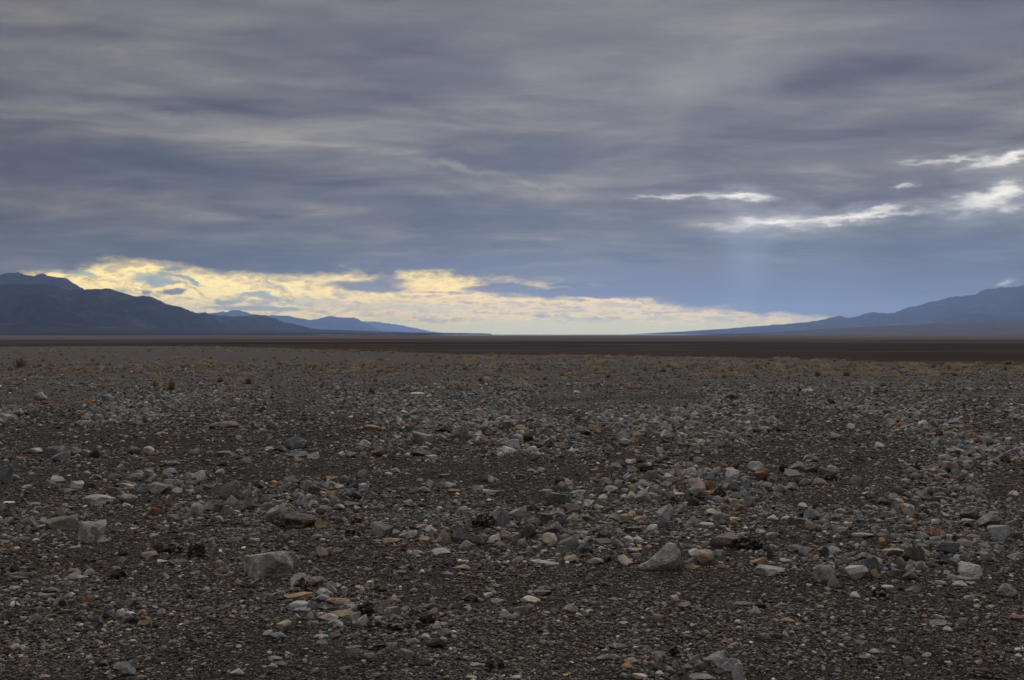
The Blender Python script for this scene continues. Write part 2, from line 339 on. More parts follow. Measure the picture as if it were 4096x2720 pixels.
# ------------------------------------------------------------------ mountain ranges
def rock_mat(name, ca, cb, cc, scale):
    m, g, bs = material(name)
    pos = g.node('ShaderNodeNewGeometry').outputs['Position']
    n = g.noise(g.vm('MULTIPLY', pos, (1, 1, 2.2)), scale, 7, 0.6, 0.5)
    n2 = g.noise(pos, scale * 0.25, 4, 0.6, 1.0)
    c = g.ramp(n, [(0.35, ca), (0.55, cb), (0.68, cc)])
    c = g.mix(g.smooth(n2, 0.45, 0.62, 0, 0.5), c, cb + (1,))
    g.put(bs.inputs['Base Color'], c); bs.inputs['Specular IOR Level'].default_value = 0.0
    return m
def mountain(name, label, prof, dist, depth_f, depth_b, mat, rough=0.22, gully=1.0, nx=420, ny=110, concave=1.6, seed=0.0, jag=13.0):
    px = np.array([p[0] for p in prof], float); py = np.array([p[1] for p in prof], float)
    base = LOW - 6
    X = np.linspace(px[0], px[-1], nx)
    H = (HY - np.interp(X, px, py)) / F * dist + CAMH - base
    Xw = (X - CX) / F * dist
    H = H + dist / F * jag * (fbm(X / 26.0 + seed, X * 0 + seed, 4, 0.6) - 0.5) * np.clip(H / (dist * 0.02), 0, 1)
    t = np.concatenate([np.linspace(-1, 0, ny * 2 // 3), np.linspace(0, 1, ny - ny * 2 // 3 + 1)[1:]])
    TT, XX = np.meshgrid(t, Xw, indexing='ij'); HH = np.broadcast_to(H, TT.shape)
    fall = np.where(TT < 0, (1 - np.abs(TT)) ** concave, (1 - np.abs(TT)) ** 1.2)
    Hm = H.max(); sc_ = Hm * 1.6
    YY = dist + np.where(TT < 0, TT * depth_f, TT * depth_b)
    wx = XX + sc_ * 0.5 * (fbm(XX / sc_ + seed, YY / sc_, 3) - 0.5)
    # spurs and gullies running down the slope
    rid = fbm(wx / (sc_ * 0.42) + seed, YY / (sc_ * 1.3) + 3 * seed, 7, 0.6, ridge=True)
    env = 4 * np.abs(TT) * (1 - np.abs(TT))
    Z = HH * fall + HH * (rid - 0.62) * gully * env * 1.15
    Z += HH * rough * 0.12 * (fbm(XX / (sc_ * 0.12) + seed, YY / (sc_ * 0.12), 4) - 0.5) * np.clip(fall * 3, 0, 1)
    Z = np.maximum(Z, 0) + base - 14 * (np.abs(TT) > 0.995)
    # the line of sight to the crest rises a little less behind the crest, so the traced skyline stays the skyline
    lim = HH + (YY - dist) * (HH / dist)
    Z = np.minimum(Z, np.maximum(lim, 0) + base)
    v = np.stack([XX, YY, Z], -1).reshape(-1, 3); k = len(Xw)
    i = np.arange(len(t) - 1)[:, None] * k; j = np.arange(k - 1)[None, :]
    f = np.stack([i + j, i + j + 1, i + k + j + 1, i + k + j], -1).reshape(-1, 4)
    o = mesh_obj(name, v, f, mat); structure(o, label); return o
DKROCK = rock_mat('cloud_shaded_rock', (0.014, 0.012, 0.013), (0.027, 0.022, 0.021), (0.075, 0.060, 0.050), 0.004)  # rock colour is darkened to carry the shadow of the cloud deck
FANROCK = rock_mat('alluvial_gravel', (0.065, 0.048, 0.045), (0.10, 0.075, 0.068), (0.15, 0.12, 0.108), 0.006)
APRON = rock_mat('dark_apron', (0.020, 0.015, 0.015), (0.038, 0.029, 0.028), (0.15, 0.12, 0.10), 0.0016)
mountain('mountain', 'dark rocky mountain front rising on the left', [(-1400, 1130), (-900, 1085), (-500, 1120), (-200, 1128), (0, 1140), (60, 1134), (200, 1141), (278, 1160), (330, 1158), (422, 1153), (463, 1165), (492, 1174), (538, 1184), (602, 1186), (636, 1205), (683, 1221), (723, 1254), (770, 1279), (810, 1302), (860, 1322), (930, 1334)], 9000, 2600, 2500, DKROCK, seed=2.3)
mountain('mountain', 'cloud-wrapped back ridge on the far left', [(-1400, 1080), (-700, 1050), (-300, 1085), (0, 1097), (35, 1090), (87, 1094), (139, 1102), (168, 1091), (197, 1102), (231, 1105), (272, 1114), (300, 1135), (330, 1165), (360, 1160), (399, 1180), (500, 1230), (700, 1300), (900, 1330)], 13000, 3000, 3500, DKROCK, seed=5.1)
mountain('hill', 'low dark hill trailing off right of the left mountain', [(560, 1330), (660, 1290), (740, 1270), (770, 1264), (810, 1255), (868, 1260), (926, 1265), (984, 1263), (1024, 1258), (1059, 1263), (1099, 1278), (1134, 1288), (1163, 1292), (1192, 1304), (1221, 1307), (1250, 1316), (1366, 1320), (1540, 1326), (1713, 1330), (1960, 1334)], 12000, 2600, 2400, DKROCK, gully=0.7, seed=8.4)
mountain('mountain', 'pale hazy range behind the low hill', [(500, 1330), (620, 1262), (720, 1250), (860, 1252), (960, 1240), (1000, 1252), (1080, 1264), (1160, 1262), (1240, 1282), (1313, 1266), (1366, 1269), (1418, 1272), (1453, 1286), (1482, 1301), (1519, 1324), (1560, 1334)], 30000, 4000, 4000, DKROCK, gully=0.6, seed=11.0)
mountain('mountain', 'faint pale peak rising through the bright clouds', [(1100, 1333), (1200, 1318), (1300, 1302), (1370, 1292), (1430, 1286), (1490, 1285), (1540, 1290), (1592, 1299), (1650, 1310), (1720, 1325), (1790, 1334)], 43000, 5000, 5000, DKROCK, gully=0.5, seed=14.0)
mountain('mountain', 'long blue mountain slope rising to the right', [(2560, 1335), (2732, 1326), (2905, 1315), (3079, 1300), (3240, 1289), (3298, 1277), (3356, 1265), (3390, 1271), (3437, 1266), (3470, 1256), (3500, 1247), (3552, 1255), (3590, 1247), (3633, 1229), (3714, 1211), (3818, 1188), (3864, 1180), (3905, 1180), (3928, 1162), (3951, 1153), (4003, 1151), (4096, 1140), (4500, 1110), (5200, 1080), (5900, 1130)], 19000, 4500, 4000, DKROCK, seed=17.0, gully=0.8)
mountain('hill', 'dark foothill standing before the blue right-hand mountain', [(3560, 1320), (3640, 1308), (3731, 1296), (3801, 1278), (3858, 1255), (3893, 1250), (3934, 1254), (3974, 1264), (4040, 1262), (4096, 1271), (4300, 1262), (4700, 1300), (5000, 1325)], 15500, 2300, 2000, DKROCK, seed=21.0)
mountain('terrain', 'pinkish brown gravel fan under the right-hand mountain', [(2900, 1335), (3021, 1332), (3300, 1316), (3598, 1301), (3850, 1292), (4096, 1284), (4700, 1268), (5400, 1262)], 9500, 3500, 2500, FANROCK, gully=0.0, rough=0.03, concave=1.05, seed=25.0, jag=2)
mountain('terrain', 'brown gravel apron at the foot of the left mountain', [(-1300, 1290), (-500, 1280), (0, 1288), (160, 1292), (300, 1300), (560, 1313), (900, 1322), (1300, 1329), (1700, 1334)], 7600, 2800, 1500, APRON, gully=0.25, rough=0.08, concave=1.1, seed=28.0, jag=4)
# thin standing water far out on the flats
def make_water():
    m, g, bs = material('shallow_water'); bs.inputs['Base Color'].default_value = (0.3, 0.3, 0.28, 1); bs.inputs['Roughness'].default_value = 0.12
    bs.inputs['Specular IOR Level'].default_value = 0.6
    pts = []
    for a in np.linspace(0, 2 * math.pi, 90)[:-1]:
        rx = 1 + 0.3 * math.sin(3 * a + 1) + 0.15 * math.sin(9 * a)
        pts.append((700 + math.cos(a) * 1900 * rx, 13000 + math.sin(a) * 4800 * rx, LOW + 0.25))
    o = mesh_obj('water', pts, [tuple(range(len(pts)))], m); structure(o, 'thin bright sheet of water on the distant flats')
make_water()
# ------------------------------------------------------------------ air
def make_haze():
    m = bpy.data.materials.new('air'); m.use_nodes = True; g = G(m.node_tree); g.n.clear()
    pv = g.node('ShaderNodeVolumePrincipled'); o = g.node('ShaderNodeOutputMaterial'); g.l.new(pv.outputs[0], o.inputs['Volume'])
    pv.inputs['Color'].default_value = HAZE_C; pv.inputs['Density'].default_value = HAZE_D; pv.inputs['Anisotropy'].default_value = HAZE_G
    a, z0, z1 = 54000.0, LOW - 21, 1340.0
    v = [(x, y, z) for z in (z0, z1) for y in (-a, a) for x in (-a, a)]
    f = [(0, 2, 3, 1), (4, 5, 7, 6), (0, 1, 5, 4), (2, 6, 7, 3), (0, 4, 6, 2), (1, 3, 7, 5)]
    ob = mesh_obj('haze', v, f, m, smooth=False); structure(ob, kind='stuff', label='blue air hazing the distant mountains')
    ob['category'] = 'haze'
HAZE_C = (0.39, 0.575, 1.0, 1); HAZE_D = 3.1e-5; HAZE_G = 0.55
if not globals().get('NOHAZE'): make_haze()
# ------------------------------------------------------------------ stone shapes
def ico(sub):
    import bmesh
    bm = bmesh.new(); bmesh.ops.create_icosphere(bm, subdivisions=sub, radius=1.0)
    v = np.array([q.co[:] for q in bm.verts]); f = np.array([[q.index for q in p.verts] for p in bm.faces]); bm.free()
    return v, f
ICO = {k: ico(k) for k in (2, 3, 4, 5, 6)}
def n3(p, k, seed):         # smooth 3-D noise for the vertices
    return np.array([mnoise.noise(Vector((a * k + seed, b * k - seed, c * k + 2.3 * seed))) for a, b, c in p])
def stone_shape(seed, sub=3, kind='angular'):
    """unit stone: flat broken faces meeting in worn edges, half extents 1"""
    r = np.random.default_rng(seed); d, f = ICO[sub]
    nf, soft, rough, lo = {'angular': (13, 70, .045, .58), 'block': (12, 70, .05, .62), 'round': (24, 16, .06, .80), 'slab': (12, 60, .05, .6), 'clod': (30, 14, .20, .72), 'wedge': (12, 45, .05, .6)}[kind]
    nrm = r.normal(size=(nf, 3)); nrm /= np.linalg.norm(nrm, axis=1)[:, None]
    h = r.uniform(lo, 1.0, nf)
    if kind in ('block', 'slab'):
        a = r.uniform(0, math.pi); t = r.uniform(-.30, .30, (6, 3))
        ax = np.array([[math.cos(a), math.sin(a), 0], [-math.cos(a), -math.sin(a), 0], [-math.sin(a), math.cos(a), 0], [math.sin(a), -math.cos(a), 0], [0, 0, 1], [0, 0, -1]]) + t
        ax /= np.linalg.norm(ax, axis=1)[:, None]
        nrm = np.vstack([ax, nrm[:nf - 4]]); h = np.concatenate([r.uniform(.60, .85, 6), r.uniform(.78, 1.0, nf - 4)])
    dn = np.maximum(d @ nrm.T, 0.0)
    inv = (dn / h)                                    # 1/r of each plane; soft maximum keeps the edges worn
    rad = 1.0 / (np.mean(inv ** soft, axis=1) * 3) ** (1.0 / soft)
    rad = np.minimum(rad, 1.5)
    v = d * rad[:, None]
    bumpn = n3(v, 1.6, seed * .37) * rough * 1.6 + n3(v, 4.5, seed * .11 + 9) * rough * .8
    if sub >= 4: bumpn += n3(v, 10.0, seed * .7) * rough * .45
    if sub >= 5: bumpn += n3(v, 22.0, seed * .7) * rough * .25
    v = v * (1 + bumpn)[:, None]
    if kind == 'wedge':                               # one high shoulder, a long slope to the other side
        v[:, 2] *= 0.62 + 0.38 * np.clip((v[:, 0] + 1) / 1.6, 0, 1.1) ** 1.3
    mn, mx = v.min(0), v.max(0); v = (v - (mn + mx) / 2) / ((mx - mn) / 2)
    return v, f
def shape_mesh(name, seed, sub, kind):
    v, f = stone_shape(seed, sub, kind)
    me = bpy.data.meshes.new(name); me.from_pydata(v.tolist(), [], f.tolist()); me.update()
    me.polygons.foreach_set('use_smooth', np.ones(len(f), bool))
    if kind != 'clod': me.set_sharp_from_angle(angle=R(24 if sub < 4 else 17))
    return me

def stone_material(name, src, striped=False):
    m, g, bs = material(name)
    if src == 'object':
        oi = g.node('ShaderNodeObjectInfo'); base = oi.outputs['Color']; rnd = oi.outputs['Random']
        tc = g.node('ShaderNodeTexCoord'); geo = g.node('ShaderNodeNewGeometry'); p = geo.outputs['Position']
        sd = g.xyz(g.m('MULTIPLY', rnd, 31.0), g.m('MULTIPLY', rnd, 17.0), rnd); p = g.vm('ADD', p, sd)
    else:
        at = g.node('ShaderNodeAttribute', attribute_type='INSTANCER' if src == 'inst' else 'GEOMETRY', attribute_name='tint'); base = at.outputs['Color']
        geo = g.node('ShaderNodeNewGeometry'); p = geo.outputs['Position']
    n = g.noise(p, 9.0, 7, 0.62); nf = g.noise(p, 60.0, 5, 0.7)
    tone = g.ramp(n, [(0.32, (0.55, 0.53, 0.51)), (0.5, (1, 1, 1)), (0.66, (1.5, 1.47, 1.42))])
    c = g.mix(1.0, base, tone, 'MULTIPLY')
    speck = g.ramp(nf, [(0.34, (0.55, 0.53, 0.51)), (0.46, (0.95, .95, .95)), (0.6, (1.15, 1.15, 1.15)), (0.70, (1.8, 1.76, 1.7))])
    c = g.mix(0.8, c, speck, 'MULTIPLY')
    if src == 'object':     # pale calcite veins and rusty stains
        w = g.node('ShaderNodeTexWave', wave_type='BANDS'); g.put(w.inputs['Vector'], g.vm('MULTIPLY', p, (1.0, 0.8, 2.6))); w.inputs['Scale'].default_value = 5.0
        w.inputs['Distortion'].default_value = 9.0; w.inputs['Detail'].default_value = 4
        vein = g.smooth(w.outputs['Fac'], 0.93, 0.995)
        vein = g.m('MULTIPLY', vein, g.smooth(g.noise(p, 3.0, 3), 0.5, 0.62))
        c = g.mix(g.m('MULTIPLY', vein, 0.8 if striped else 0.4), c, (0.42, 0.41, 0.39, 1))
        st = g.smooth(g.noise(g.vm('ADD', p, (4, 9, 2)), 6.0, 5, 0.6), 0.60, 0.72)
        c = g.mix(g.m('MULTIPLY', st, 0.35), c, (0.16, 0.085, 0.045, 1))
        # dark brown tone towards the foot of the stone, edge broken by noise
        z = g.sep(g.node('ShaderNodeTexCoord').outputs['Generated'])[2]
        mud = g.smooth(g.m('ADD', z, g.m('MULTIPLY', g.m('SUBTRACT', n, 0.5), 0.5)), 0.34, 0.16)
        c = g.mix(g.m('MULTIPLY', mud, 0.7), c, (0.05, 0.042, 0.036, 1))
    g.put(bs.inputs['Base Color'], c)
    hh = g.m('ADD', g.m('MULTIPLY', n, 0.6), g.m('MULTIPLY', nf, 0.22))
    g.put(bs.inputs['Normal'], g.bump(hh, 0.8, 0.03 if src == 'object' else 0.01))
    bs.inputs['Roughness'].default_value = 0.8; bs.inputs['Specular IOR Level'].default_value = 0.25
    return m
STONE = stone_material('weathered_stone', 'object'); VEINED = stone_material('veined_stone', 'object', True)
GRIT = stone_material('small_stone', 'inst')
def clod_material():
    m, g, bs = material('pebbly_mud')
    p = g.node('ShaderNodeNewGeometry').outputs['Position']
    vo = g.node('ShaderNodeTexVoronoi'); g.put(vo.inputs['Vector'], p); vo.inputs['Scale'].default_value = 55
    r = g.sep(vo.outputs['Color'])[0]
    c = g.ramp(r, [(0.0, (0.030, 0.025, 0.021)), (0.45, (0.05, 0.042, 0.036)), (0.72, (0.085, 0.075, 0.066)), (0.88, (0.26, 0.25, 0.23))], 'CONSTANT')
    g.put(bs.inputs['Base Color'], c)
    g.put(bs.inputs['Normal'], g.bump(g.m('SUBTRACT', 1.0, vo.outputs['Distance']), 1.0, 0.03)); return m
CLOD = clod_material()

PAL = {  # colour letter: (words, base colour)
 'g': ('grey', (0.17, 0.17, 0.172)), 'b': ('blue-grey', (0.145, 0.153, 0.167)), 'l': ('light grey', (0.28, 0.28, 0.283)), 'p': ('pale', (0.40, 0.385, 0.365)),
 'w': ('whitish', (0.58, 0.56, 0.52)), 'd': ('dark grey', (0.075, 0.074, 0.075)), 'k': ('blackish', (0.028, 0.027, 0.026)), 'u': ('dark blue-grey', (0.070, 0.075, 0.085)),
 'n': ('brown', (0.098, 0.073, 0.055)), 'N': ('dark brown', (0.052, 0.039, 0.031)), 'r': ('rust-red', (0.165, 0.075, 0.042)), 'o': ('orange', (0.27, 0.155, 0.085)),
 't': ('tan', (0.27, 0.215, 0.155)), 'c': ('cream', (0.44, 0.385, 0.30)), 'e': ('olive-grey', (0.12, 0.112, 0.094)), 'm': ('mauve-brown', (0.125, 0.102, 0.096)), 'i': ('pinkish', (0.29, 0.235, 0.21)),
 's': ('salmon', (0.31, 0.18, 0.125)), 'y': ('ochre', (0.25, 0.17, 0.095)), 'v': ('lavender-grey', (0.225, 0.212, 0.212)), 'q': ('pebbly black', (0.03, 0.028, 0.026)),
}
SHAPE = {'a': 'angular', 'B': 'block', 'R': 'round', 'S': 'slab', 'C': 'clod', 'W': 'wedge'}
WORD = {'angular': 'angular stone', 'block': 'squarish stone block', 'round': 'rounded stone', 'slab': 'flat stone slab', 'clod': 'lumpy clod of mud and pebbles', 'wedge': 'wedge-shaped stone'}
# Measured stones.  Each picture zone: (left, top, scale) and "x,base,width,height,colour[shape]" in zone units
ZONES = [
 (0, 1820, .4337, """30,262,150,167,bB 120,235,80,55,b 240,305,80,30,c 290,295,80,35,d 435,300,110,65,b 530,320,60,55,b 515,255,110,60,p 270,185,75,22,g 875,230,90,50,g 1030,238,120,60,eR 1120,160,75,40,n 797,175,50,25,c 1375,108,85,35,g 1570,100,140,45,mR
 700,308,125,62,lB 810,310,100,50,NB 620,350,130,40,g 905,372,100,35,r 1160,315,120,60,l 1170,350,80,45,r 1300,355,120,60,u 1435,362,200,110,gW 880,465,310,100,lS 1165,445,150,75,vR 1155,485,70,40,p 1550,185,130,55,b 1720,265,110,60,r 1820,230,110,80,p 1740,215,110,50,b 1985,360,140,95,g
 2095,410,190,140,m 2130,300,130,60,g 2270,390,80,70,g 2120,470,130,90,l 2080,555,120,75,b 1805,565,125,130,pR 1920,525,110,90,g 2195,515,120,70,g 2290,510,120,70,N 2005,550,100,90,N 1425,555,145,65,r 1600,590,85,40,b 2000,625,110,60,p 1545,490,60,75,r 530,695,300,130,eS 385,690,140,45,l 215,680,190,95,m
 45,640,100,60,g 70,610,120,90,N 15,530,60,80,g 930,820,105,65,v 290,465,130,22,gS 60,450,100,18,wS 320,797,60,25,w 35,825,70,42,l 1220,692,55,22,w 1405,760,90,35,l 1355,950,170,60,tS 1510,948,70,38,w 1485,1000,90,35,c 1620,1015,160,50,d 1460,930,200,110,qC 1620,910,110,70,qC 1800,948,170,150,qC
 2140,815,140,50,g 2330,800,90,30,gS 670,870,95,25,gS 550,975,60,50,g 1120,990,80,40,g 115,1080,80,70,N 40,1092,80,30,kS 505,1030,60,35,y 665,1085,110,40,o 640,1150,125,70,l 740,1150,100,40,p 810,1115,80,60,p 1070,1150,160,110,qC 295,1115,50,40,t 1125,930,90,50,N"""),
 (1024, 1820, .4337, """175,615,190,165,lW 110,530,90,70,e 340,685,400,160,kR 255,650,70,55,o 590,690,110,100,y 360,690,200,50,NS 180,655,90,40,k 300,265,110,70,i 270,315,80,55,g 160,285,60,45,o 20,310,80,50,k 460,330,110,90,g 350,310,90,50,e 530,340,100,60,d 515,368,80,40,k 550,290,60,50,g 690,235,110,40,s
 680,290,90,50,v 760,320,85,55,p 810,260,70,65,g 870,290,80,55,k 950,280,110,60,d 985,325,85,55,lB 980,215,90,75,g 1215,192,70,32,p 680,400,130,70,yR 720,490,145,80,dR 520,470,80,40,p 630,465,90,60,g 650,535,90,50,g 380,390,100,45,g 120,410,130,45,g 70,450,100,50,d 600,550,90,60,n 870,475,130,45,g
 930,510,50,40,p 1140,525,105,60,e 960,568,70,25,r 1395,455,75,40,l 1530,485,60,35,kR 1610,300,80,65,l 1700,305,80,55,b 1790,310,100,60,l 1540,355,110,60,g 1440,360,65,50,g 1820,350,120,30,rS 2050,335,95,50,l 2160,375,145,50,lS 1735,208,100,28,dB 2080,245,120,55,n 2170,250,60,55,p 2065,505,110,70,dR
 1905,515,80,35,p 1510,615,95,45,d 1580,585,70,35,l 2100,670,240,135,NC 2270,660,140,130,b 2265,570,150,80,g 1150,760,210,145,b 1270,745,100,60,v 1390,765,160,60,l 1240,818,170,60,s 1130,810,100,30,g 1535,680,90,40,i 1610,720,100,65,p 1630,760,80,70,g 1330,855,90,35,r 1550,800,110,40,y 1735,820,120,110,tR
 1880,815,210,150,d 1945,885,170,105,gR 2065,835,130,85,dR 2200,810,100,75,p 2310,770,110,70,t 2250,850,100,45,g 890,740,130,60,qC 920,640,100,60,NC 560,785,120,45,mR 250,790,120,50,n 720,905,130,50,l 600,945,100,90,i 250,1060,280,180,eR 1490,935,110,55,i 1420,915,60,35,p 1705,920,150,50,p
 1895,1060,160,50,y 2035,1050,90,40,m 1905,985,100,20,wS 1225,968,80,25,y 540,1088,70,45,g 1020,1090,80,40,eS 1330,1105,100,35,dS 1765,1135,100,50,m"""),
 (2048, 1820, .4337, """1095,78,90,35,cB 965,125,100,50,l 270,150,60,35,p 180,155,70,25,i 760,170,75,35,rB 1210,145,120,60,N 1615,115,75,45,l 1945,130,130,70,r 2260,155,190,100,lR 2310,235,150,110,rW 2030,170,120,50,p 2040,215,120,70,p 1100,250,95,75,g 1290,240,130,90,b 1450,275,90,50,g 1830,345,130,120,yB
 1720,355,140,110,i 1500,330,50,50,t 1665,355,55,55,p 1930,390,120,90,kC 2055,350,110,95,u 2165,310,70,75,b 2265,365,110,50,e 910,355,120,60,l 1130,340,80,60,g 1110,405,80,65,l 1205,440,130,115,l 1350,460,95,80,dR 1290,410,90,60,g 1430,400,110,70,m 1400,340,35,25,w 1540,375,100,25,pS 1550,450,150,70,k
 1680,480,100,80,N 430,460,240,120,bS 310,400,160,75,gS 620,365,120,40,l 735,395,45,30,p 820,475,120,65,n 715,470,90,55,p 805,510,85,50,c 890,540,110,60,N 560,540,150,80,m 180,530,130,60,qC 50,580,150,95,v 300,625,135,80,nB 420,580,130,60,b 430,660,90,80,n 560,610,100,65,t 690,610,80,50,n
 470,650,70,80,b 180,670,150,80,b 150,765,130,130,d 390,740,180,110,m 350,828,150,115,cR 95,860,100,80,l 30,800,110,70,d 30,850,80,60,u 510,870,170,110,e 460,915,130,75,v 675,915,170,110,uR 850,835,130,60,g 1075,815,95,60,p 1165,812,90,50,p 985,850,100,70,l 860,775,140,70,d 990,730,70,50,g
 1130,720,190,65,NB 1295,705,100,60,p 1400,680,115,95,b 1195,610,110,45,s 1115,575,65,60,c 1045,625,80,70,yB 950,605,120,60,g 1415,590,140,120,l 1850,560,120,60,p 1970,590,130,50,NB 2055,600,100,25,cS 1795,668,140,40,lS 1660,665,140,80,v 2060,665,70,55,y 2190,500,90,95,m 2220,430,100,50,g 2305,735,80,50,p
 1990,870,270,145,mW 2220,880,280,150,qC 1790,850,80,45,g 1070,1018,150,105,c 1790,1020,180,150,tR 1685,1055,120,40,y 1945,1055,115,55,oR 1665,1010,120,65,d 1680,930,90,60,p 1920,930,110,50,gB 2290,1020,150,80,o 2310,1070,110,60,l 550,1000,135,90,cW 765,1010,145,60,v 840,995,170,70,qC 60,985,90,40,v
 250,1005,170,30,lS 370,1030,130,35,gS 1065,885,70,25,l 1140,890,130,35,l 770,920,25,30,s 1340,835,40,22,c"""),
 (3072, 1820, .4337, """420,65,120,65,g 155,160,80,65,kR 285,150,140,80,i 235,200,130,65,l 605,180,110,75,l 540,190,100,70,b 410,165,100,50,k 40,240,90,70,l 330,265,110,55,n 345,280,110,60,b 490,280,110,60,t 120,350,130,70,g 210,330,110,60,g 110,400,90,50,g 590,240,110,70,qC 820,280,100,80,b 1110,240,70,35,i 1550,285,230,40,bS
 1730,325,120,50,g 1970,360,110,50,b 2285,375,95,45,cR 1470,395,110,75,u 1550,390,70,60,d 935,400,110,60,l 330,490,80,45,p 470,510,100,80,d 430,605,150,95,b 340,570,90,70,N 690,560,90,60,i 760,565,70,50,n 50,610,105,60,c 280,655,145,75,dB 190,600,110,30,pS 430,695,165,90,i 640,610,110,60,dS 690,720,120,50,g
 55,765,110,50,g 870,630,80,40,u 995,550,65,35,y 935,510,90,45,g 1095,580,100,55,m 1335,570,130,105,gW 1440,560,130,70,qC 1560,640,75,45,p 1265,710,150,70,e 1360,725,70,15,cS 1520,760,220,95,rW 1450,795,120,70,b 1325,775,130,45,dS 1560,805,100,50,g 1750,815,90,85,N 1690,768,65,32,c 1880,600,150,90,nW
 1855,615,100,25,pS 2060,670,200,110,e 2170,790,230,150,b 2270,780,60,60,y 2320,790,80,70,d 2290,680,150,80,N 900,765,190,45,vS 1000,715,70,60,g 1400,850,70,60,lB 1360,990,200,150,NW 1185,945,210,90,t 1700,920,180,110,uR 1860,865,110,70,v 2020,870,110,55,g 2030,950,150,80,n 1850,960,90,60,g 1740,1030,130,80,b
 1620,1020,140,50,nS 1535,1045,90,60,u 1410,1050,80,65,g 1225,1030,110,80,g 2320,970,130,60,l 620,930,180,95,lR 520,930,110,80,e 250,900,140,60,u 380,895,90,45,g 175,995,100,40,p 50,1115,230,90,v 825,1150,220,140,p 950,1120,210,200,u 1025,1140,110,90,y 670,1020,70,50,g 735,1000,90,60,g 1215,1130,170,75,d
 1665,1105,60,40,p 450,1065,50,30,p 25,960,60,110,u 1900,1150,230,170,pR"""),
 (0, 2220, .4337, """125,885,90,70,cR 200,880,50,45,p 1150,1130,170,130,l 1110,1065,150,75,g 1240,1070,90,60,d 1020,1150,80,40,g 385,1145,90,35,t 1300,1150,80,35,g 1470,1005,75,55,u 2170,1120,110,60,p 1310,670,140,80,y 1180,630,90,70,n 1240,635,80,60,k 1105,575,85,80,pB 1180,565,95,40,w 1010,590,130,70,u 1125,500,120,60,n
 1300,550,70,40,o 1205,445,90,45,g 1715,650,75,45,t 2120,705,75,40,e 45,605,90,90,d 115,325,110,35,l 440,358,145,55,m 320,350,100,50,N 385,390,90,40,l 1210,342,80,35,g 2195,275,65,45,t 2270,365,80,50,e 1895,340,80,30,gS 2240,555,80,35,b 1885,525,90,40,e 130,240,140,45,dS 220,1010,130,45,d 370,930,60,40,i
 430,945,70,40,k 385,855,90,35,u 1870,700,50,35,g"""),
 (1024, 2220, .4337, """390,290,160,105,v 520,300,110,85,m 400,350,130,130,qC 370,420,260,60,yS 375,505,200,75,lB 400,530,180,45,b 515,490,75,60,g 595,380,110,60,l 600,440,130,75,l 740,465,250,70,s 700,320,100,70,g 755,310,50,50,p 620,515,150,55,d 860,490,140,30,bS 650,620,180,75,i 790,590,200,75,t 725,675,150,90,p
 510,665,115,50,bB 260,705,140,90,tW 100,745,80,45,p 170,780,170,60,b 910,610,100,80,g 970,660,90,90,l 1080,680,130,80,qC 1010,570,150,130,qC 1110,605,95,35,l 1260,565,140,80,bB 1270,600,110,40,n 1255,450,140,50,t 1310,700,250,80,qC 1500,680,100,60,kC 1460,570,100,70,N 1610,510,130,70,nW 1640,540,70,45,i
 1580,650,150,110,qC 1730,655,65,35,p 1560,770,75,40,p 1740,755,130,60,e 1660,865,180,110,kW 1725,800,60,40,c 1430,830,140,55,v 1250,885,90,65,g 880,960,125,130,vB 970,920,55,45,b 1030,985,160,75,m 1370,965,160,95,eB 1520,1030,140,80,N 1100,880,180,60,qC 600,840,110,50,e 590,770,130,30,lS 720,780,100,60,m
 160,980,120,40,g 200,1035,130,40,n 140,1055,90,40,b 535,1090,75,40,g 1100,1135,100,40,e 2200,1060,170,110,qC 1965,430,165,85,eW 2140,395,70,45,p 2230,450,120,45,i 2155,345,80,45,g 2310,590,130,60,m 1950,520,80,40,b 2000,870,100,40,k 2260,890,90,40,n 2010,1035,110,30,gS 1980,1150,100,30,t"""),
 (2048, 2220, .4337, """175,445,165,55,c 100,545,170,75,m 20,600,100,50,v 280,375,150,45,dS 300,330,130,40,u 170,360,50,30,c 490,355,55,30,g 535,540,170,90,t 400,545,70,50,b 715,540,70,35,p 610,570,55,30,p 940,492,60,40,o 930,435,100,35,d 1580,490,145,65,i 1340,625,85,55,r 1965,820,75,40,o 1505,935,110,100,rC
 1610,780,100,40,N 2140,475,155,35,dS 2300,495,90,50,kR 2240,545,130,50,g 1035,640,80,20,p 850,985,110,65,lW 955,980,95,60,g 1110,1015,120,55,t 1065,1055,100,50,o 1245,975,70,40,t 1355,990,75,60,gW 1185,1150,130,60,c 1365,1110,70,35,p 1380,940,170,40,d 1690,1010,110,80,g 1740,1075,90,90,uR 1895,1030,240,145,l
 2060,1085,230,130,b 2090,1180,105,190,vB 1930,1110,110,55,n 1625,1060,100,45,g 1760,1160,200,35,g 2230,1030,90,60,N 290,820,70,35,c 370,840,90,45,g 770,860,100,40,k 990,875,200,40,NS 1240,870,80,30,d 30,1150,90,30,p"""),
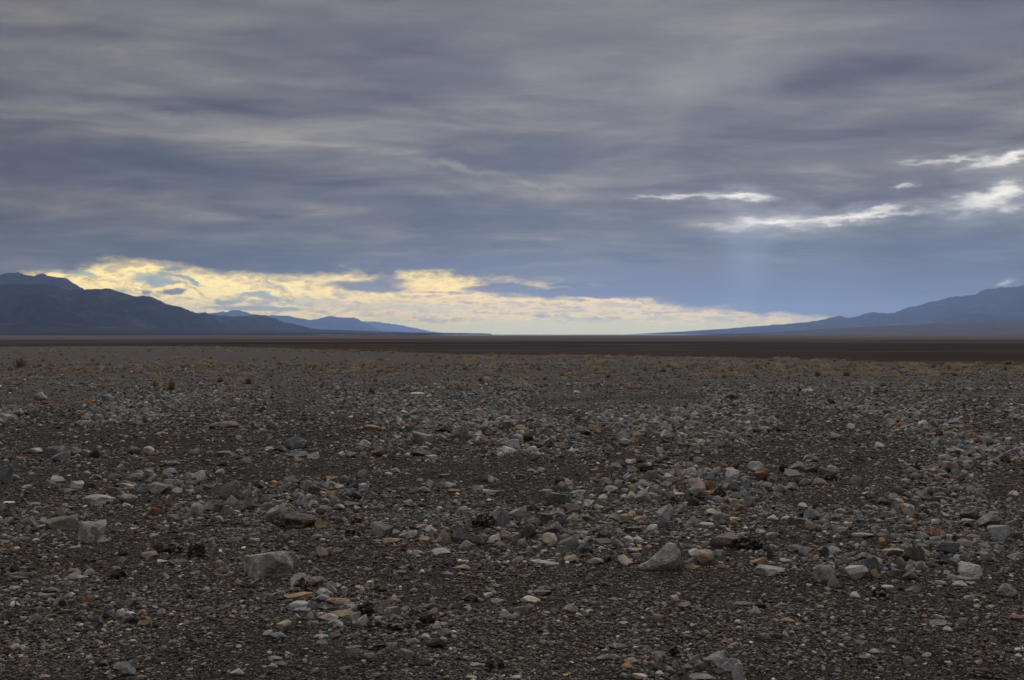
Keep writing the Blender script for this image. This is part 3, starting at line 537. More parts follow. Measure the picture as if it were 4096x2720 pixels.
 (3072, 2220, .4337, """540,275,215,190,vR 615,290,90,90,g 560,375,80,30,t 815,400,80,55,p 1045,390,120,90,qC 990,315,110,40,qC 1120,305,110,22,pS 1265,330,80,35,k 1350,345,130,50,m 1330,240,130,80,e 2235,395,200,145,vR 1610,275,110,35,lS 1790,295,120,50,l 1890,275,100,30,l 1720,235,100,50,lS 1860,230,170,35,lS 1870,425,90,50,g
 1945,487,60,25,c 2075,485,60,20,p 1595,605,110,60,l 1600,665,170,50,eS 1675,710,80,40,p 1800,635,90,40,n 1750,705,70,35,d 2320,610,130,45,rS 190,625,120,40,y 285,650,45,22,c 290,435,120,45,N 200,440,80,35,u 130,470,70,30,g 85,780,110,50,k 900,975,110,40,dS 860,830,80,40,g 1170,825,100,50,b 1480,945,75,35,p
 1010,910,130,35,g 1620,985,50,60,n 1320,1020,110,70,d 2230,820,110,45,k 2320,890,50,30,w 2325,945,60,30,w 1960,1010,80,35,t 1130,700,60,18,p 740,800,70,40,b 680,850,50,25,c 1980,1140,250,80,qC"""),
 (0, 1400, .5786, """375,725,150,65,g 400,770,110,70,g 640,750,60,55,k 915,725,85,50,uR 1020,710,65,40,c 2030,685,180,85,uR 1530,545,210,60,mR 1920,705,90,40,N 2060,740,120,40,g 2160,755,80,45,p 2060,782,60,40,t 35,765,90,55,d 120,760,80,25,o 610,740,90,50,g 530,725,60,45,l 480,735,60,35,k 235,710,80,30,p 1560,735,150,35,g
 1650,705,50,20,i 1880,550,70,50,l 1660,575,60,30,g 1030,810,60,30,g 1180,800,110,30,m 1700,795,70,50,g 735,360,70,50,g 620,370,60,30,o 320,375,60,30,r 260,345,80,50,l 1885,345,40,30,d 1425,725,60,25,d 1200,650,0,0,g"""),
 (1366, 1400, .5786, """800,625,150,110,nW 450,575,85,50,n 560,650,130,80,gB 255,740,110,70,mW 540,735,140,50,n 640,725,80,45,b 620,760,80,30,lB 1160,690,160,75,l 1150,715,100,45,p 1330,690,80,40,k 1440,688,50,35,kR 1285,635,70,50,NR 1220,635,70,50,l 1660,590,120,55,u 1400,595,100,50,g 1750,565,80,45,y 1240,560,80,40,t
 1960,620,110,75,v 2040,645,80,60,t 1960,665,90,45,g 2250,555,80,55,i 2260,600,90,45,p 150,675,90,50,l 200,550,110,30,o 700,575,100,50,N 520,320,100,25,cS 600,330,35,18,w 1125,555,80,55,d 1000,580,90,50,g 1540,690,80,45,n 2310,435,45,35,p 2140,450,40,30,o 1110,425,70,35,d 1630,300,50,20,p 2345,660,60,60,g"""),
 (2732, 1400, .5786, """985,385,70,40,b 1030,380,60,40,N 340,345,90,40,k 430,345,60,35,t 875,290,80,20,p 380,475,80,30,t 705,565,90,45,N 1170,545,60,35,p 1665,530,55,40,w 1920,560,90,40,y 2000,610,70,35,o 2110,635,80,35,o 60,695,120,50,nS 900,775,90,50,l 270,815,100,40,r 1370,675,75,40,w 250,600,100,40,lS 240,680,90,40,g 290,670,80,50,d
 1750,540,90,60,g 1520,535,60,35,o 1900,525,100,50,g 1060,620,70,50,l 1450,520,90,50,g 2130,660,80,50,b"""),
]
# the stones that carry the picture: px, base, width, height, colour, shape, turn, label  (full-picture pixels)
HERO = [
 (347, 2172, 116, 96, 'v', 'block', 0.5, 'large squared lavender-grey boulder with a flat top, at the left', 'large squared boulder at the left'),
 (1060, 2318, 200, 116, 'v', 'block', 1.45, 'largest pale box-shaped boulder left of centre with an ochre boulder behind it', 'box-shaped boulder left of centre'),
 (2640, 2286, 184, 120, 'v', 'wedge', 0.0, 'biggest grey boulder, sloping up to a hump on its right, right of centre', 'big humped boulder right of centre'),
]
# ------------------------------------------------------------------ gather the measured stones
KEY = {  # (zone, X, base): (label, short name used as a landmark, or None)
 (0,30,262): ('tall blue-grey stone block cut off by the left edge of the picture', 'tall block at the left edge'),
 (0,880,465): ('wide pale grey slab lying among stones above the squared boulder', 'wide pale slab on the left'),
 (0,1435,362): ('grey stone with dark slanting stripes in the left stone pile', 'striped stone on the left'),
 (0,530,695): ('big olive-grey slab leaning down towards the squared boulder', 'olive-grey slab'),
 (0,1355,950): ('smooth tan oblong cobble lying beside dark clods', 'tan oblong cobble'),
 (0,1800,948): ('large dark lump of mud and pebbles with pale pebbles stuck in it', 'large dark clod on the left'),
 (0,665,1085): ('bright reddish orange stone touching a grey stone', 'reddish orange stone'),
 (0,1070,1150): ('dark grey stone propped on a black clod', 'dark propped stone'),
 (0,1805,565): ('upright pale veined stone in front of the left pile', 'upright pale veined stone'),
 (0,2095,410): ('large mauve-brown boulder in the left stone pile', 'mauve boulder of the left pile'),
 (0,1985,360): None,
 (1,175,615): ('pale grey stone slab leaning against a long black boulder', 'leaning pale slab'),
 (1,340,685): ('long smooth black boulder with a pale slab leaning on it', 'long black boulder'),
 (1,255,650): ('small orange stone standing against the long black boulder', None),
 (1,590,690): ('ochre crumbly rock at the right end of the long black boulder', None),
 (1,680,400): ('arched ochre-brown stone beyond the long black boulder', 'arched ochre stone'),
 (1,720,490): ('smooth dark grey oval stone between the ochre arch and the black boulder', None),
 (1,2100,670): ('reddish brown crumbled lump with roots, near the middle', 'reddish root lump'),
 (1,1150,760): ('big lumpy blue-grey boulder behind the salmon stone', 'lumpy blue-grey boulder'),
 (1,1240,818): ('salmon-orange flat stone in front of a lumpy blue-grey boulder', 'salmon stone'),
 (1,1880,815): ('dark grey stone with a pale curved top, in the middle pile', 'pale-topped dark stone'),
 (1,1945,885): ('smooth grey dome-shaped stone in front of the pale-topped dark stone', 'grey dome stone'),
 (1,250,1060): ('rounded ochre-grey boulder behind the box-shaped boulder', None),
 (1,1895,1060): ('ochre-yellow flat stone lying alone on fine gravel', 'lone ochre flat stone'),
 (2,1945,130): ('rust-brown angular stone at the top of the right-hand pile', 'rust-brown stone'),
 (2,2310,235): ('rust-red peaked stone in front of a large pale stone', 'rust-red peaked stone'),
 (2,2260,155): ('large pale grey stone behind the rust-red peaked stone', None),
 (2,1830,345): ('ochre-tan squarish stone beside the driftwood', 'ochre-tan block'),
 (2,430,460): ('big smooth blue-grey slab tilted on the gravel right of centre', 'smooth blue-grey slab'),
 (2,350,828): ('cream and orange lumpy stone at the foot of the middle pile', 'cream lumpy stone'),
 (2,675,915): ('dark blue-grey domed boulder in front of the middle pile', 'dark domed boulder'),
 (2,1130,720): ('long dark brown layered block in the middle pile', 'long brown block'),
 (2,1990,870): ('big mauve-brown boulder with a long slope beside a black clod', 'mauve sloping boulder'),
 (2,2220,880): ('largest black clod of mud and pebbles, right of the mauve sloping boulder', 'largest black clod'),
 (2,1070,1018): ('cream and orange stone touching the left side of the big humped boulder', None),
 (2,1790,1020): ('rounded tan boulder just right of the big humped boulder', None),
 (2,550,1000): ('cream wedge stone standing alone left of the big humped boulder', 'cream wedge stone'),
 (2,1945,1055): ('bright orange rounded stone right of the tan boulder', 'bright orange stone'),
 (2,2290,1020): ('orange stone leaning over a pale one, near the black clod', None),
 (3,2285,375): ('smooth cream stone near the right edge, well beyond the blue boulder', 'smooth cream stone'),
 (3,50,610): ('cream stone alone on the gravel beyond the black clod', 'lone cream stone'),
 (3,430,695): ('pinkish stone block right of a dark grey block', 'pinkish block'),
 (3,1335,570): ('grey wedge-shaped stone leaning left against a dark clod', 'leaning grey wedge'),
 (3,1520,760): ('long dark red boulder on the right', 'dark red boulder'),
 (3,2170,790): ('large blue-grey boulder with pale veins near the right edge', 'blue veined boulder'),
 (3,1360,990): ('very dark brown peaked boulder beside a tan stone', 'dark brown peaked boulder'),
 (3,1185,945): ('tan-orange boulder left of the dark brown peaked boulder', None),
 (3,620,930): ('pale blue-grey rounded boulder above the speckled boulder', 'pale blue-grey boulder'),
 (3,825,1150): ('pale stone with a dark front in the right-hand boulder cluster', None),
 (3,950,1120): ('tall dark blue-grey boulder in the right-hand boulder cluster', 'tall dark boulder'),
 (3,1025,1140): ('small ochre oblong stone propped beside the tall dark boulder', None),
 (3,1900,1150): ('pale boulder webbed with dark cracks, on the right', 'pale cracked boulder'),
 (4,125,885): ('whitish round cobble near the left edge of the foreground', 'whitish round cobble'),
 (4,1150,1130): ('light grey stone leaning over another at the bottom left', 'bottom-left grey pair'),
 (4,1310,670): ('ochre-orange rounded stone in the left foreground', 'ochre stone in the left foreground'),
 (4,1105,575): ('pale squarish stone beside a white knobbly one in the left foreground', None),
 (5,375,505): ('long light grey block at the left end of the low foreground pile', 'light block of the foreground pile'),
 (5,740,465): ('salmon-brown layered stone in the low foreground pile', 'salmon-brown layered stone'),
 (5,725,675): ('pale mottled stone in front of the low foreground pile', 'pale mottled stone'),
 (5,1660,865): ('blackish three-cornered stone in the middle foreground', 'blackish three-cornered stone'),
 (5,880,960): ('upright pale grey stone alone in the middle foreground', 'upright pale foreground stone'),
 (5,1370,965): ('ochre-grey squarish block in the middle foreground', 'ochre-grey block'),
 (5,1965,430): ('grey-brown wedge stone tilted up to the right, below the lone ochre stone', 'tilted grey-brown wedge'),
 (6,535,540): ('crumbly tan stone in the centre foreground', 'crumbly tan stone'),
 (6,940,492): ('small plain orange stone in the centre foreground', 'small plain orange stone'),
 (6,1580,490): ('pinkish peaked stone alone in the right foreground', 'pinkish peaked stone'),
 (6,1340,625): ('small rust-red stone alone in the right foreground', 'small rust-red stone'),
 (6,1965,820): ('bright orange flat stone chip in the right foreground', 'bright orange chip'),
 (6,1505,935): ('round rust-brown lump at the bottom of the picture', 'round rust-brown lump'),
 (6,1895,1030): ('large grey faceted boulder at the bottom edge, right of centre', 'faceted boulder at the bottom edge'),
 (6,2060,1085): ('blue-grey slab leaning behind the faceted bottom-edge boulder', None),
 (6,2090,1180): ('narrow upright mauve-grey stone at the bottom edge', 'upright stone at the bottom edge'),
 (7,540,275): ('tall speckled pinkish-grey boulder at the left of the right-hand cluster', 'speckled boulder'),
 (7,2235,395): ('rounded speckled boulder near the right edge', 'rounded boulder near the right edge'),
 (7,1595,605): ('light grey stone in the right foreground with a flat olive stone before it', 'light stone in the right foreground'),
 (8,375,725): ('far grey boulder in a row of stones at the left', 'far left row of stones'),
 (8,2030,685): ('far smooth blue-grey dome-shaped boulder left of centre', 'far blue-grey dome boulder'),
 (8,1530,545): ('wide dark mauve-brown hump of rock in the far stone field on the left', 'far brown hump'),
 (9,800,625): ('far brown wedge boulder with a pinkish face in the stone field', 'far brown wedge boulder'),
 (9,1160,690): ('far light grey boulder right of the brown wedge boulder', 'far light grey boulder'),
 (9,1960,620): ('far lavender-grey boulder with an orange-flecked neighbour', 'far lavender boulder'),
 (9,255,740): ('far dark mauve wedge-shaped stone left of centre', None),
 (10,60,695): ('far flat ochre-brown slab in front of the right stone field', 'far ochre slab'),
 (10,270,815): ('far rust-coloured stone on open gravel, right of centre', None),
 (10,1370,675): ('far whitish stone in the right stone field', 'far whitish stone'),
 (10,985,385): ('far blue-grey stone touching a dark brown one', 'far blue and brown pair'),
}
STONES = []     # dicts: px base w h colour kind
for zi, (ox, oy, k, txt) in enumerate(ZONES):
    for tok in txt.split():
        a = tok.split(','); X, B, W_, H_ = map(float, a[:4]); col = a[4][0]; kd = SHAPE[a[4][1]] if len(a[4]) > 1 else 'angular'
        if W_ < 1: continue
        key = KEY.get((zi, int(X), int(B)))
        STONES.append(dict(px=ox + X * k, py=oy + B * k, w=W_ * k, h=H_ * k, col=col, kind=kd, key=key, hero=False, rot=None, src='m'))
for (px, py, w, h, col, kd, rot, label, short) in HERO:
    STONES.append(dict(px=px, py=py, w=w, h=h, col=col, kind=kd, key=(label, short), hero=True, rot=rot, src='m'))
_missing = [k for k in KEY if not any(1 for s in STONES if s['key'] is KEY[k])]
# keep the two hero boulders clear of stones listed twice
def density(px, py):
    d = 0.05
    for (cx, cy_, w, h, v) in DENS:
        q = ((px - cx) / w) ** 2 + ((py - cy_) / h) ** 2
        d = d + v * 1.15 * np.exp(-q * 1.6)
    for (cx, cy_, w, h, v) in BARE:
        q = ((px - cx) / w) ** 2 + ((py - cy_) / h) ** 2
        d = d * (1 - v * np.exp(-q * q))
    return d
DENS = [(700, 1640, 1300, 75, 1.0), (2300, 1660, 1300, 95, 1.1), (3500, 1690, 900, 100, 1.0), (2100, 1755, 800, 55, .8), (3500, 1800, 800, 90, .9), (3800, 1900, 500, 120, .6), (850, 1960, 460, 60, .8), (300, 1800, 500, 28, .3),
        (1250, 2000, 300, 60, .4), (2750, 1960, 330, 70, .9), (3200, 1900, 420, 70, .8), (2500, 2080, 520, 90, 1.1), (2150, 2130, 260, 60, .6), (3450, 2080, 420, 90, .6), (3850, 2200, 330, 80, .7), (3600, 2260, 420, 60, .7),
        (1400, 2430, 300, 80, .7), (1700, 2470, 350, 60, .5), (2650, 2660, 350, 70, .6), (300, 2390, 500, 60, .35), (700, 2440, 300, 50, .3), (200, 2660, 300, 60, .3), (1900, 1900, 500, 40, .35), (2500, 1600, 1600, 40, .4), (300, 2130, 300, 40, .4), (1000, 2350, 600, 60, .2)]
BARE = [(650, 1775, 700, 36, .9), (3750, 1585, 450, 20, .95), (3950, 1620, 300, 14, .8), (1600, 1880, 500, 55, .75), (2300, 1865, 420, 34, .8), (2950, 1830, 260, 30, .8), (600, 1870, 500, 24, .5), (1250, 2170, 500, 50, .4), (3300, 2010, 260, 25, .8), (3300, 2160, 400, 40, .5)]
WTS = [('g', .25), ('b', .19), ('l', .13), ('d', .12), ('u', .05), ('e', .05), ('v', .05), ('n', .05), ('N', .03), ('m', .04), ('p', .045), ('t', .02), ('y', .015), ('o', .008), ('w', .008), ('k', .02), ('r', .005), ('i', .02)]
WL = [a for a, _ in WTS]; WP = np.array([b for _, b in WTS]); WP /= WP.sum()
def scatter(n, r0, r1, smin_px, smax_px, power, dens_pow, thr):
    """stones strewn over the fan: number, distance range, size range in picture widths at their distance"""
    u = RNG.uniform(-0.5, 0.5, n); r = np.sqrt(RNG.uniform(r0 * r0, r1 * r1, n)); x, y = u * r, r
    px = CX + F * u; py = HY + F * CAMH / r
    d = density(px, py) ** dens_pow
    loc = fbm(x / (0.35 + r * 0.035), y / (0.5 + r * 0.06) + 31, 3)
    d = d * sstep(0.40, 0.60, loc) * 2.1
    keep = RNG.random(n) < d * thr
    x, y, r = x[keep], y[keep], r[keep]
    t = RNG.random(len(x)) ** power
    return x, y, r, (smin_px * (smax_px / smin_px) ** t) * r / F
pieces = []
# cobbles of the stone belts
for (n, r0, r1, a, b, pw, dp, th) in ((36000, 15, 25, 10, 38, 2.0, 1.0, .85), (60000, 23, 37, 7, 22, 1.9, .9, .7), (26000, 8.5, 16, 12, 54, 1.9, 1.25, .75), (9000, 4.9, 9, 14, 54, 2.3, 1.25, .6), (16000, 34, 62, 5, 14, 1.8, .5, .45)):
    x, y, r, s = scatter(n, r0, r1, a, b, pw, dp, th)
    pieces.append(np.stack([x, y, s], 1))
cob = np.vstack(pieces)
# do not bury the measured stones
M = []
for s in STONES:
    gx, gy, gz = ground_point(s['px'], s['py']); k = math.hypot(gx, gy) / F if False else gy / F
    if not s['key']: k *= 1.16
    w = s['w'] * k; el_ = (s['py'] - HY) / F
    dep = w * {'slab': .8, 'round': .85, 'block': .75}.get(s['kind'], .75)
    h = max(s['h'] * k - dep * .55 * el_, s['h'] * k * .5)
    s.update(x=gx, y=gy + dep * .42, gz=gz, W=w, D=dep, H=h, dist=gy); M.append((gx, gy + dep * .42, w * .5))
M = np.array(M)
d2 = np.min(np.hypot(cob[:, None, 0] - M[None, :, 0], cob[:, None, 1] - M[None, :, 1]) - M[None, :, 2] * .95, axis=1)
cob = cob[d2 > cob[:, 2] * .35]
order = sorted(range(len(STONES)), key=lambda i: -(STONES[i]['w'] * STONES[i]['h'] + (1e6 if STONES[i]['key'] else 0)))
clods = [i for i in order if STONES[i]['kind'] == 'clod']; rocks = [i for i in order if STONES[i]['kind'] != 'clod']
NIND = 299
SINGLE = clods + rocks[:NIND]; REST = rocks[NIND:]

# ------------------------------------------------------------------ shape library
LIB = {}
def lib(kind, big):
    k = (kind, big)
    if k not in LIB:
        n = {'angular': 12, 'block': 6, 'round': 6, 'slab': 6, 'clod': 5, 'wedge': 5}[kind]
        LIB[k] = [shape_mesh(kind + '_stone', 100 + 37 * i + len(kind), 4 if big else 3, kind) for i in range(n)]
    return random.choice(LIB[k])
def place_stone(s):
    c = (Vector(PAL[s['col']][1]) * .84 + Vector((.115, .10, .088)) * .16) * random.uniform(.90, 1.20)
    kd = s['kind']; big = s['w'] > 52
    name = 'mud_clod' if kd == 'clod' else ('boulder' if s['w'] > 95 else 'stone')
    if s['hero'] or s['w'] > 84:
        me = shape_mesh(name, int(s['px'] * 7 + s['py']), 5, kd)
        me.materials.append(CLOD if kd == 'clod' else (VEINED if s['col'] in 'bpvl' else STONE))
    else:
        me = lib(kd, big)
        if not me.materials: me.materials.append(CLOD if kd == 'clod' else STONE)
    o = bpy.data.objects.new(name, me); COL.objects.link(o)
    hz = s['H'] * 1.34
    o.scale = (s['W'] / 2, s['D'] / 2, hz / 2)
    rz = random.uniform(-.35, .35) if s['rot'] is None else s['rot'] * .12
    flip = math.pi if (kd not in ('wedge',) and s['rot'] is None and random.random() < .5) else 0
    o.rotation_euler = (random.uniform(-.08, .08), random.uniform(-.10, .10), rz + flip)
    o.location = (s['x'], s['y'], s['gz'] + s['H'] - hz / 2)
    o.color = (*c, 1); s['ob'] = o
    return o
for s_ in STONES:      # where one stone hides another's foot
    if abs(s_['px'] - 2952) < 2 and s_['py'] > 2700: s_['kind'] = 'angular'
for i in SINGLE: place_stone(STONES[i])

# ------------------------------------------------------------------ labels: colour, shape and the landmark each stone lies by
LAND = [(s['px'], s['py'], s['key'][1], s) for s in STONES if s['key'] and s['key'][1]]
used = set()
def where(s, l, near):
    dx = s['px'] - l[0]; dy = (s['py'] - l[1]) * 1.6
    side = 'left of' if dx < 0 else 'right of'; ahead = 'in front of' if dy > 0 else 'beyond'
    pre = 'just ' if math.hypot(dx, dy) < 130 else ''
    if abs(dx) > 2.2 * abs(dy): return pre + side
    if abs(dy) > 2.2 * abs(dx): return pre + ahead
    return ('in front and ' if dy > 0 else 'beyond and ') + side
def size_word(s):
    w = s['w']
    return 'large' if w > 85 else 'mid-sized' if w > 55 else 'small' if w > 34 else 'very small'
def auto_label(s):
    cw = PAL[s['col']][0]; ar = s['h'] / s['w']; kd = s['kind']
    wd = WORD[kd]
    alt = {'angular': ('low angular stone' if ar < .45 else 'upright angular stone' if ar > .8 else 'angular stone')}.get(kd, wd)
    if kd == 'clod': cw = 'reddish brown' if s['col'] in 'Nr' else 'black'
    ls = sorted((l for l in LAND if l[3] is not s), key=lambda l: math.hypot(s['px'] - l[0], (s['py'] - l[1]) * 1.6))[:6]
    opts = []
    for l in ls[:3]: opts.append(f"{size_word(s)} {cw} {alt} {where(s, l, 1)} the {l[2]}")
    for t in (('longer', 'wide'), ('taller', 'tall')):
        pass
    for l in ls[:4]:
        for adj in (['broad'] if ar < .5 else ['tall'] if ar > .75 else ['stocky']):
            opts.append(f"{adj} {size_word(s)} {cw} {alt.replace('angular ', '').replace('low ', '').replace('upright ', '')} {where(s, l, 1)} the {l[2]}")
    for l in ls[:2]:
        for l2 in ls[1:5]:
            if l2 is not l: opts.append(f"{cw} {alt.split()[-1]} between the {l[2]} and the {l2[2]}")
    for o in opts:
        if o not in used and len(o.split()) <= 16: used.add(o); return o
    l = ls[0]
    for w_ in ('nearer', 'farther', 'paler', 'darker', 'third', 'fourth'):
        o = f"{w_} {cw} stone {where(s, l, 1)} the {l[2]}"
        if o not in used: used.add(o); return o
    return opts[0]
for i in SINGLE:
    s = STONES[i]; o = s['ob']
    if s['key']: o['label'] = s['key'][0]; used.add(s['key'][0])
for i in SINGLE:
    s = STONES[i]; o = s['ob']
    if not s['key']: o['label'] = auto_label(s)
    cl = s['kind'] == 'clod'
    o['category'] = 'clod' if cl else ('boulder' if s['w'] > 95 else 'stone')
    o['group'] = 'dark clods of mud and pebbles' if cl else 'stones strewn over the gravel'

# ------------------------------------------------------------------ scattered small stuff, instanced
def library_collection(name, items):
    c = bpy.data.collections.new(name)
    for me in items:
        c.objects.link(bpy.data.objects.new(me.name, me))
    return c
def instancer(name, label, pts, rot, scl, tint, pick, collection):
    me = bpy.data.meshes.new(name); n = len(pts)
    me.vertices.add(n); me.vertices.foreach_set('co', np.asarray(pts, np.float32).ravel())
    a = me.attributes.new('tint', 'FLOAT_COLOR', 'POINT'); a.data.foreach_set('color', np.hstack([tint, np.ones((n, 1))]).astype(np.float32).ravel())
    a = me.attributes.new('turn', 'FLOAT_VECTOR', 'POINT'); a.data.foreach_set('vector', np.asarray(rot, np.float32).ravel())
    a = me.attributes.new('size', 'FLOAT_VECTOR', 'POINT'); a.data.foreach_set('vector', np.asarray(scl, np.float32).ravel())
    a = me.attributes.new('pick', 'INT', 'POINT'); a.data.foreach_set('value', np.asarray(pick, np.int32))
    o = bpy.data.objects.new(name, me); COL.objects.link(o)
    t = bpy.data.node_groups.new(name, 'GeometryNodeTree')
    t.interface.new_socket('Geometry', in_out='INPUT', socket_type='NodeSocketGeometry'); t.interface.new_socket('Geometry', in_out='OUTPUT', socket_type='NodeSocketGeometry')
    N = t.nodes; L = t.links
    gi = N.new('NodeGroupInput'); go = N.new('NodeGroupOutput'); iop = N.new('GeometryNodeInstanceOnPoints'); ci = N.new('GeometryNodeCollectionInfo')
    ci.inputs['Collection'].default_value = collection; ci.inputs['Separate Children'].default_value = True; ci.inputs['Reset Children'].default_value = True
    def at(nm, ty):
        q = N.new('GeometryNodeInputNamedAttribute'); q.data_type = ty; q.inputs['Name'].default_value = nm; return q.outputs['Attribute']
    L.new(gi.outputs[0], iop.inputs['Points']); L.new(ci.outputs[0], iop.inputs['Instance']); iop.inputs['Pick Instance'].default_value = True
    L.new(at('pick', 'INT'), iop.inputs['Instance Index']); L.new(at('size', 'FLOAT_VECTOR'), iop.inputs['Scale'])
    e2r = N.new('FunctionNodeEulerToRotation'); L.new(at('turn', 'FLOAT_VECTOR'), e2r.inputs[0]); L.new(e2r.outputs[0], iop.inputs['Rotation'])
    L.new(iop.outputs[0], go.inputs[0])
    md = o.modifiers.new('scatter', 'NODES'); md.node_group = t
    o['kind'] = 'stuff'; o['label'] = label
    return o
def gm(seed, sub, kind):
    me = shape_mesh('loose_stone', seed, sub, kind); me.materials.append(GRIT); return me
LOOSE = library_collection('loose_stone_shapes', [gm(500 + i, 3, k) for i, k in enumerate(['angular'] * 7 + ['block'] * 2 + ['round'] * 3 + ['slab'] * 2)])
CHIPS = library_collection('chip_shapes', [gm(700 + i, 2, k) for i, k in enumerate(['angular'] * 6 + ['round'] * 3 + ['slab'] * 3)])
PALA = {k: np.array(v[1]) for k, v in PAL.items()}
def tints(n, dark=1.0):
    c = np.array([PALA[k] for k in RNG.choice(WL, n, p=WP)]); return c * RNG.uniform(.75, 1.25, (n, 1)) * dark
n = len(cob)
cz = ground_z(cob[:, 0], cob[:, 1]); fl = RNG.uniform(.30, .85, n) ** 1.0
scl = np.stack([cob[:, 2] / 2, cob[:, 2] * RNG.uniform(.55, 1.0, n) / 2, cob[:, 2] * fl / 2], 1)
pts = np.stack([cob[:, 0], cob[:, 1], cz + scl[:, 2] * RNG.uniform(.25, .75, n)], 1)
rot = np.stack([RNG.normal(0, .38, n), RNG.normal(0, .38, n), RNG.uniform(0, 6.28, n)], 1)
tn = (tints(n, .84) + np.array([.115, .10, .088]) * .16) * np.array([1.0, .975, .94]) * .95; pk = RNG.integers(0, 14, n)
# measured stones too small to be objects of their own
ex = [STONES[i] for i in REST]
pts = np.vstack([pts, [[s['x'], s['y'], s['gz'] + s['H'] * .33] for s in ex]]); scl = np.vstack([scl, [[s['W'] / 2, s['D'] / 2, s['H'] * .67] for s in ex]])
rot = np.vstack([rot, [[0, 0, random.uniform(-.4, .4)] for s in ex]]); tn = np.vstack([tn, [PALA[s['col']] for s in ex]])
pk = np.concatenate([pk, [{'angular': random.randrange(7), 'block': 7 + random.randrange(2), 'round': 9 + random.randrange(3), 'slab': 12 + random.randrange(2)}.get(s['kind'], 0) for s in ex]])
instancer('small_stones', 'small grey and brown stones packed in belts across the desert floor', pts, rot, scl, tn, pk, LOOSE)
# gravel
pp = []
for (nn_, r0, r1, a, b, pw) in ((220000, 4.7, 11, 4.0, 30, 2.9), (170000, 9, 26, 4.0, 22, 2.2), (40000, 24, 60, 6, 13, 1.5)):
    u = RNG.uniform(-.5, .5, nn_); r = r0 * (r1 / r0) ** (RNG.random(nn_))
    x, y = u * r, r; px = CX + F * u; py = HY + F * CAMH / r
    dn = .45 + .75 * np.minimum(density(px, py), 1); lc = fbm(x / .7 + 3, y / .9 + 8, 4)
    kp = RNG.random(nn_) < dn * (.35 + 1.1 * sstep(.35, .62, lc))
    t = RNG.random(nn_) ** pw; s_ = a * (b / a) ** t * r / F
    pp.append(np.stack([x, y, s_], 1)[kp])
pp = np.vstack(pp); n = len(pp)
z = ground_z(pp[:, 0], pp[:, 1]); scl = np.stack([pp[:, 2] / 2, pp[:, 2] * RNG.uniform(.5, .9, n) / 2, pp[:, 2] * RNG.uniform(.22, .6, n) / 2], 1)
pts = np.stack([pp[:, 0], pp[:, 1], z + scl[:, 2] * RNG.uniform(.1, .8, n)], 1)
rot = np.stack([RNG.normal(0, .2, n), RNG.normal(0, .2, n), RNG.uniform(0, 6.28, n)], 1)
tc_ = tints(n, .85) * RNG.choice([.36, .65, 1.05, 1.7], (n, 1), p=[.34, .40, .20, .06]); tc_ = tc_ * np.array([1.10, 1.0, .90])
instancer('gravel', 'fine dark gravel and flat stone chips covering the ground', pts, rot, scl, tc_, RNG.integers(0, 12, n), CHIPS)
print('stones', len(STONES), 'single', len(SINGLE), 'cobbles', len(cob), 'gravel', n, 'missing keys', _missing)
# ------------------------------------------------------------------ shrubs
def twig_material():
    m, g, bs = material('dry_twigs'); oi = g.node('ShaderNodeObjectInfo')
    at = g.node('ShaderNodeAttribute', attribute_type='GEOMETRY', attribute_name='shade'); p = g.node('ShaderNodeNewGeometry').outputs['Position']
    c = g.mix(1.0, oi.outputs['Color'], g.ramp(at.outputs['Fac'], [(0, (0.6, 0.58, 0.55)), (0.5, (1, 1, 1)), (1, (1.7, 1.6, 1.4))]), 'MULTIPLY')
    g.put(bs.inputs['Base Color'], c); bs.inputs['Specular IOR Level'].default_value = 0.1; return m
def twig_inst_material():
    m, g, bs = material('distant_twigs'); at = g.node('ShaderNodeAttribute', attribute_type='INSTANCER', attribute_name='tint')
    a2 = g.node('ShaderNodeAttribute', attribute_type='GEOMETRY', attribute_name='shade')
    c = g.mix(1.0, at.outputs['Color'], g.ramp(a2.outputs['Fac'], [(0, (0.6, 0.58, 0.55)), (0.5, (1, 1, 1)), (1, (1.7, 1.6, 1.4))]), 'MULTIPLY')
    g.put(bs.inputs['Base Color'], c); bs.inputs['Specular IOR Level'].default_value = 0.1; return m
TWIG = twig_material(); TWIGI = twig_inst_material()
